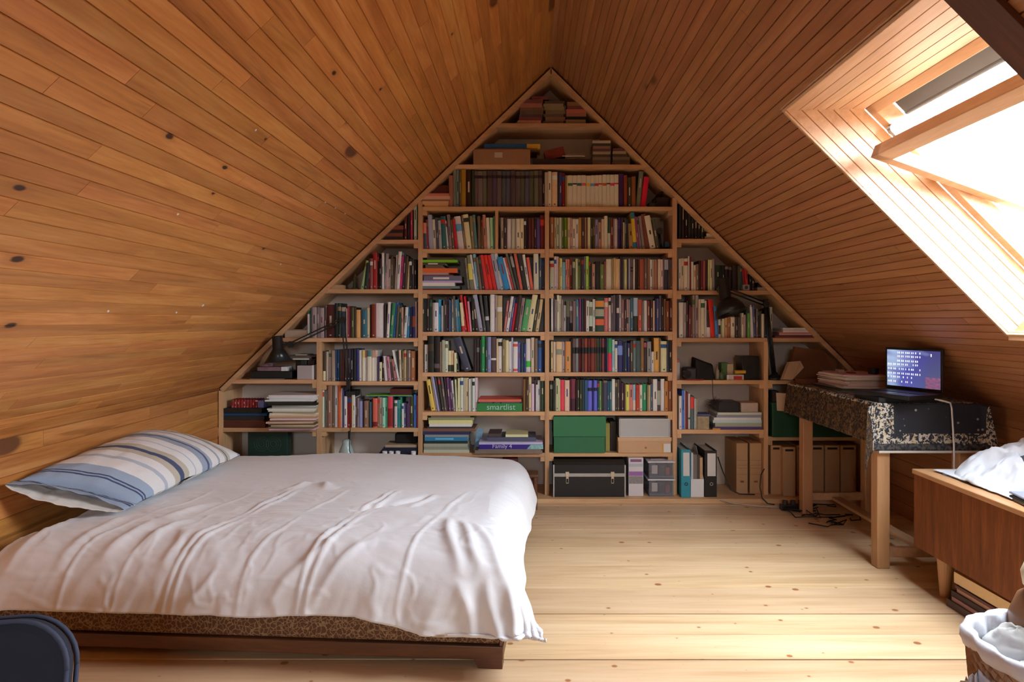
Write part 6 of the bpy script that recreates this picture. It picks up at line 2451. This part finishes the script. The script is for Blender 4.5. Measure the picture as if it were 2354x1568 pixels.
# books and boxes under it
z = .0005
for k, (x0, x1, y0, y1, h, c) in enumerate([(1.775, 2.05, 2.0, 2.76, .030, '544'), (1.785, 2.05, 2.0, 2.74, .016, '977'), (1.79, 2.04, 2.0, 2.75, .022, '433'), (1.80, 2.04, 2.0, 2.73, .014, 'a87'),
                                        (1.80, 2.04, 2.0, 2.74, .012, '644'), (1.81, 2.05, 2.0, 2.72, .010, '322'), (1.795, 2.05, 2.0, 2.74, .045, 'da8')]):
    z = flat(x0, x1, y0, y1, z, h, c, name='portfolio', cat='portfolio', pages=False, skew=.03,
             lab=f"{colour_name(c)} large portfolio, {ordinal(k+1)} from bottom under the teak sideboard", group='portfolios under the teak sideboard')
# crumpled jacket on the sideboard
nx = ny = 90
U, V = np.meshgrid(np.linspace(-1, 1, nx), np.linspace(-1, 1, ny), indexing='ij')
rr_ = np.sqrt(U ** 2 + V ** 2)
hh = np.clip(1 - (np.abs(U) ** 2.2 + np.abs(V) ** 2.2), 0, None) ** .6 * .20
hh = hh * (.22 + 1.05 * ((U + 1) / 2)) * (1 + .9 * fbm(U * 1.3 + 3, V * 1.3, 81, 2))
fd = np.sin((U * 1.0 + V * 2.6 + 1.2 * fbm(U * 1.5, V * 1.5, 84, 2)) * 5.0)
fd2 = np.abs(fbm(U * 1.8 + V * .6, V * 2.4 - U, 83, 3))
hh = hh + (np.clip(fd, -.3, 1) * .016 + (.06 - fd2 * .35) * .55) * np.clip(1.2 - rr_, 0, 1)
X_ = 2.005 + U * .205 + .02 * fbm(V * 4, U * 3, 85, 3)
Y_ = 2.66 + V * .24 + .03 * fbm(V * 3, U * 4, 86, 3) + .0
Z_ = SZ1 + .005 + np.maximum(hh, .003 + .004 * np.abs(fbm(U * 8, V * 8, 88, 2)))
lim = 2.93 - X_
Z_ = np.minimum(Z_, np.maximum(lim, SZ1 + .01))
cc = np.zeros((nx, ny, 3))
lining = (V < -.45 + .25 * fbm(U * 3, V * 3, 91, 3)) & (U > -.35) & (V > -.86)
cc[:] = (.66, .69, .74)
cc[lining] = (.05, .055, .065)
g_ = grid_mesh(np.stack([X_, Y_, Z_], -1), 0, cc)
g_.build('jacket', attr_mat('white_nylon', .6, .05, 80, bump=.2), smooth=True, solid=.003, label='crumpled white jacket with dark lining on the sideboard', cat='jacket')
m = MB()
m.hexa([Vector((1.800, 2.84, SZ1 + .0005)), Vector((2.0, 2.90, SZ1 + .0005)), Vector((2.02, 2.70, SZ1 + .0005)), Vector((1.815, 2.70, SZ1 + .0005))],
       [Vector((1.802, 2.84, SZ1 + .007)), Vector((2.0, 2.90, SZ1 + .007)), Vector((2.02, 2.70, SZ1 + .007)), Vector((1.817, 2.70, SZ1 + .007))])
m.build('folder', mat('slate_folder', '5c6674', .5), label='thin slate folder sticking out from under the white jacket', cat='folder')
tb = empty('tablet', (1.92, 2.33, SZ1), 'silver tablet computer lying on a black pouch on the sideboard', 'tablet')
m = MB()
m.box(-.14, .14, -.10, .10, 0, .018, M=Matrix.Translation((1.925, 2.33, SZ1 + .0005)) @ Matrix.Rotation(-.18, 4, 'Z'))
m.build('pouch', M_BLACK, tb, bevel=.005)
m = MB()
m.box(-.13, .13, -.095, .095, .0185, .028, M=Matrix.Translation((1.925, 2.35, SZ1 + .0005)) @ Matrix.Rotation(-.18, 4, 'Z'))
m.build('tablet_body', mat('silver_shell', '9ba3b2', .3, .3), tb, bevel=.004)
shell_box('box', 1.765, 1.80, 2.20, 2.24, SZ1 + .0005, SZ1 + .028, M_WHITEP, 'small white box at the near edge of the sideboard', 'box', .01)

# ================================================================== LAUNDRY BASKET with its contents
BCx, BCy = 1.155, 1.42
bs = empty('laundry_basket', (BCx, BCy, 0), 'brown wicker basket with a white cloth rim at the lower right', 'basket')
n_ = 120
rows = 46
prof = []
for j in range(rows):
    t = j / (rows - 1)
    prof.append((.130 + .036 * t, .004 + t * .466))
m = MB()
m.lathe(prof, Matrix.Translation((BCx, BCy, 0)), n_, wob=lambda i, j: .0045 * (1 if ((i // 2) + j) % 2 == 0 else -1))
m.lathe([(0, .003), (.130, .003)], Matrix.Translation((BCx, BCy, 0)), n_)
m.build('wicker_body', mat('wicker', 'a58468', .75, var=.25, scale=60), bs, smooth=False, solid=.004)
m = MB()
m.lathe([(.166, .462), (.173, .466), (.177, .480), (.174, .494), (.164, .500), (.153, .494), (.148, .47), (.144, .42)], Matrix.Translation((BCx, BCy, 0)), 96,
        wob=lambda i, j: .005 * math.sin(i * .9 + j) + .004 * math.sin(i * .37))
m.build('lining', mat('white_lining', 'd4d4dc', .9, var=.04, bump=.2, scale=60), bs, smooth=True)
# rolled clothes
cols_ = [('pale grey rolled cloth at the back of the wicker basket', 'c4c4c0', (1.115, 1.49, .45), .058), ('lilac grey rolled garment at the front of the wicker basket', '8f8698', (1.20, 1.36, .44), .062),
         ('white folded shirt inside the wicker basket beside the pot', 'cfcfd8', (1.10, 1.40, .42), .05)]
for lab, c, p, r in cols_:
    nu_, nv_ = 48, 28
    U, V = np.meshgrid(np.linspace(0, 2 * PI, nu_), np.linspace(0, PI, nv_), indexing='ij')
    rad = r * (1 + .5 * fbm(U * 1.3 + r * 99, V * 2, 95, 3))
    X_ = p[0] + rad * np.cos(U) * np.sin(V) * 1.15
    Y_ = p[1] + rad * np.sin(U) * np.sin(V)
    Z_ = p[2] + rad * np.cos(V) * .85
    X_[-1], Y_[-1], Z_[-1] = X_[0], Y_[0], Z_[0]
    grid_mesh(np.stack([X_, Y_, Z_], -1)).build('cloth', mat('cloth_' + c, c, .9, bump=.15), smooth=True, label=lab, cat='cloth')
# cream topped tan pot resting in the basket
Mp_ = Matrix.Translation((1.236, 1.52, .40)) @ Matrix.Rotation(math.radians(2), 4, 'Y') @ Matrix.Scale(.80, 4)
pt = empty('pot', (1.236, 1.52, .40), 'tan vessel with a round cream top standing in the wicker basket', 'vessel')
m = MB()
m.lathe([(0, 0), (.085, 0), (.12, .05), (.125, .12), (.105, .18), (.080, .20)], Mp_, 36)
m.build('body', mat('tan_leather', '8a6244', .45), pt, smooth=True)
m = MB()
m.lathe([(.078, .20), (.092, .215), (.098, .25), (.085, .29), (.05, .315), (0, .322)], Mp_, 36)
m.build('top', mat('cream_top', 'e6dcc8', .6, var=.03), pt, smooth=True)
# plastic bag on the floor
nu_, nv_ = 60, 40
U, V = np.meshgrid(np.linspace(0, 2 * PI, nu_), np.linspace(0, PI, nv_), indexing='ij')
rad = .13 * (1 + .9 * fbm(np.cos(U) * 2 + 5, V * 2.4 + np.sin(U) * 2, 97, 4))
X_ = .965 + rad * np.cos(U) * np.sin(V) * .36
Y_ = 1.40 + rad * np.sin(U) * np.sin(V) * .7
Z_ = .21 + rad * np.cos(V) * 1.6
Z_ = np.maximum(Z_, .002)
grid_mesh(np.stack([X_, Y_, Z_], -1)).build('plastic_bag', mat('thin_plastic', 'c9cad6', .35, var=.05, bump=.4, scale=25), smooth=True,
    label='crumpled white plastic bag beside the wicker basket', cat='bag')

# ================================================================== CHAIR at the lower left
ch = empty('chair', (-1.08, 1.02, 0), 'dark blue upholstered chair at the lower left edge', 'chair')
M_CH = mat('navy_velvet', '222634', .9, var=.15, scale=25, bump=.1)
rot = Matrix.Translation((-1.0, 1.02, 0)) @ Matrix.Rotation(math.radians(12), 4, 'Z')


def rounded_slab(w_, h_, r, n=8):
    pts = []
    for cx_, cz_, a0 in ((w_ / 2 - r, h_ - r, 0), (-w_ / 2 + r, h_ - r, PI / 2), (-w_ / 2 + r * .5, r * .5, PI), (w_ / 2 - r * .5, r * .5, 3 * PI / 2)):
        rr2 = r if cz_ > h_ / 2 else r * .5
        for i in range(n + 1):
            a = a0 + PI / 2 * i / n
            pts.append((cx_ + rr2 * math.cos(a), cz_ + rr2 * math.sin(a)))
    return pts


hb = .36
Mb_ = rot @ Matrix.Translation((0, .0, .335)) @ Matrix.Rotation(math.radians(-12), 4, 'X')
poly = rounded_slab(.46, hb, .085)
m = MB()
m.prism(poly, -.022, .022, M=Mb_)
bkr = m.build('backrest', M_CH, ch, bevel=.016)
m = MB()
for yy in (-.019, .019):
    pts = [Mb_ @ Vector((x * 1.002, yy, z)) for x, z in poly + poly[:1]]
    m.tube(pts, .0042, 8)
m.build('piping', mat('navy_piping', '3a4054', .8), bkr, smooth=True)
m = MB()
m.prism([(x, z) for x, z in rounded_slab(.46, .44, .10)], -.035, .035, M=rot @ Matrix.Translation((0, -.46, .43)) @ Matrix.Rotation(math.radians(-90), 4, 'X'))
m.build('seat', M_CH, ch, bevel=.02)
for sx_ in (-1, 1):
    for yy in (-.40, -.03):
        m = MB()
        m.cyl(rot @ Vector((sx_ * .20, yy - (.03 if yy < -.2 else -.03), 0)), rot @ Vector((sx_ * .18, yy, .40)), .011, .016, 14)
        m.build('leg', M_BLACKM, ch)
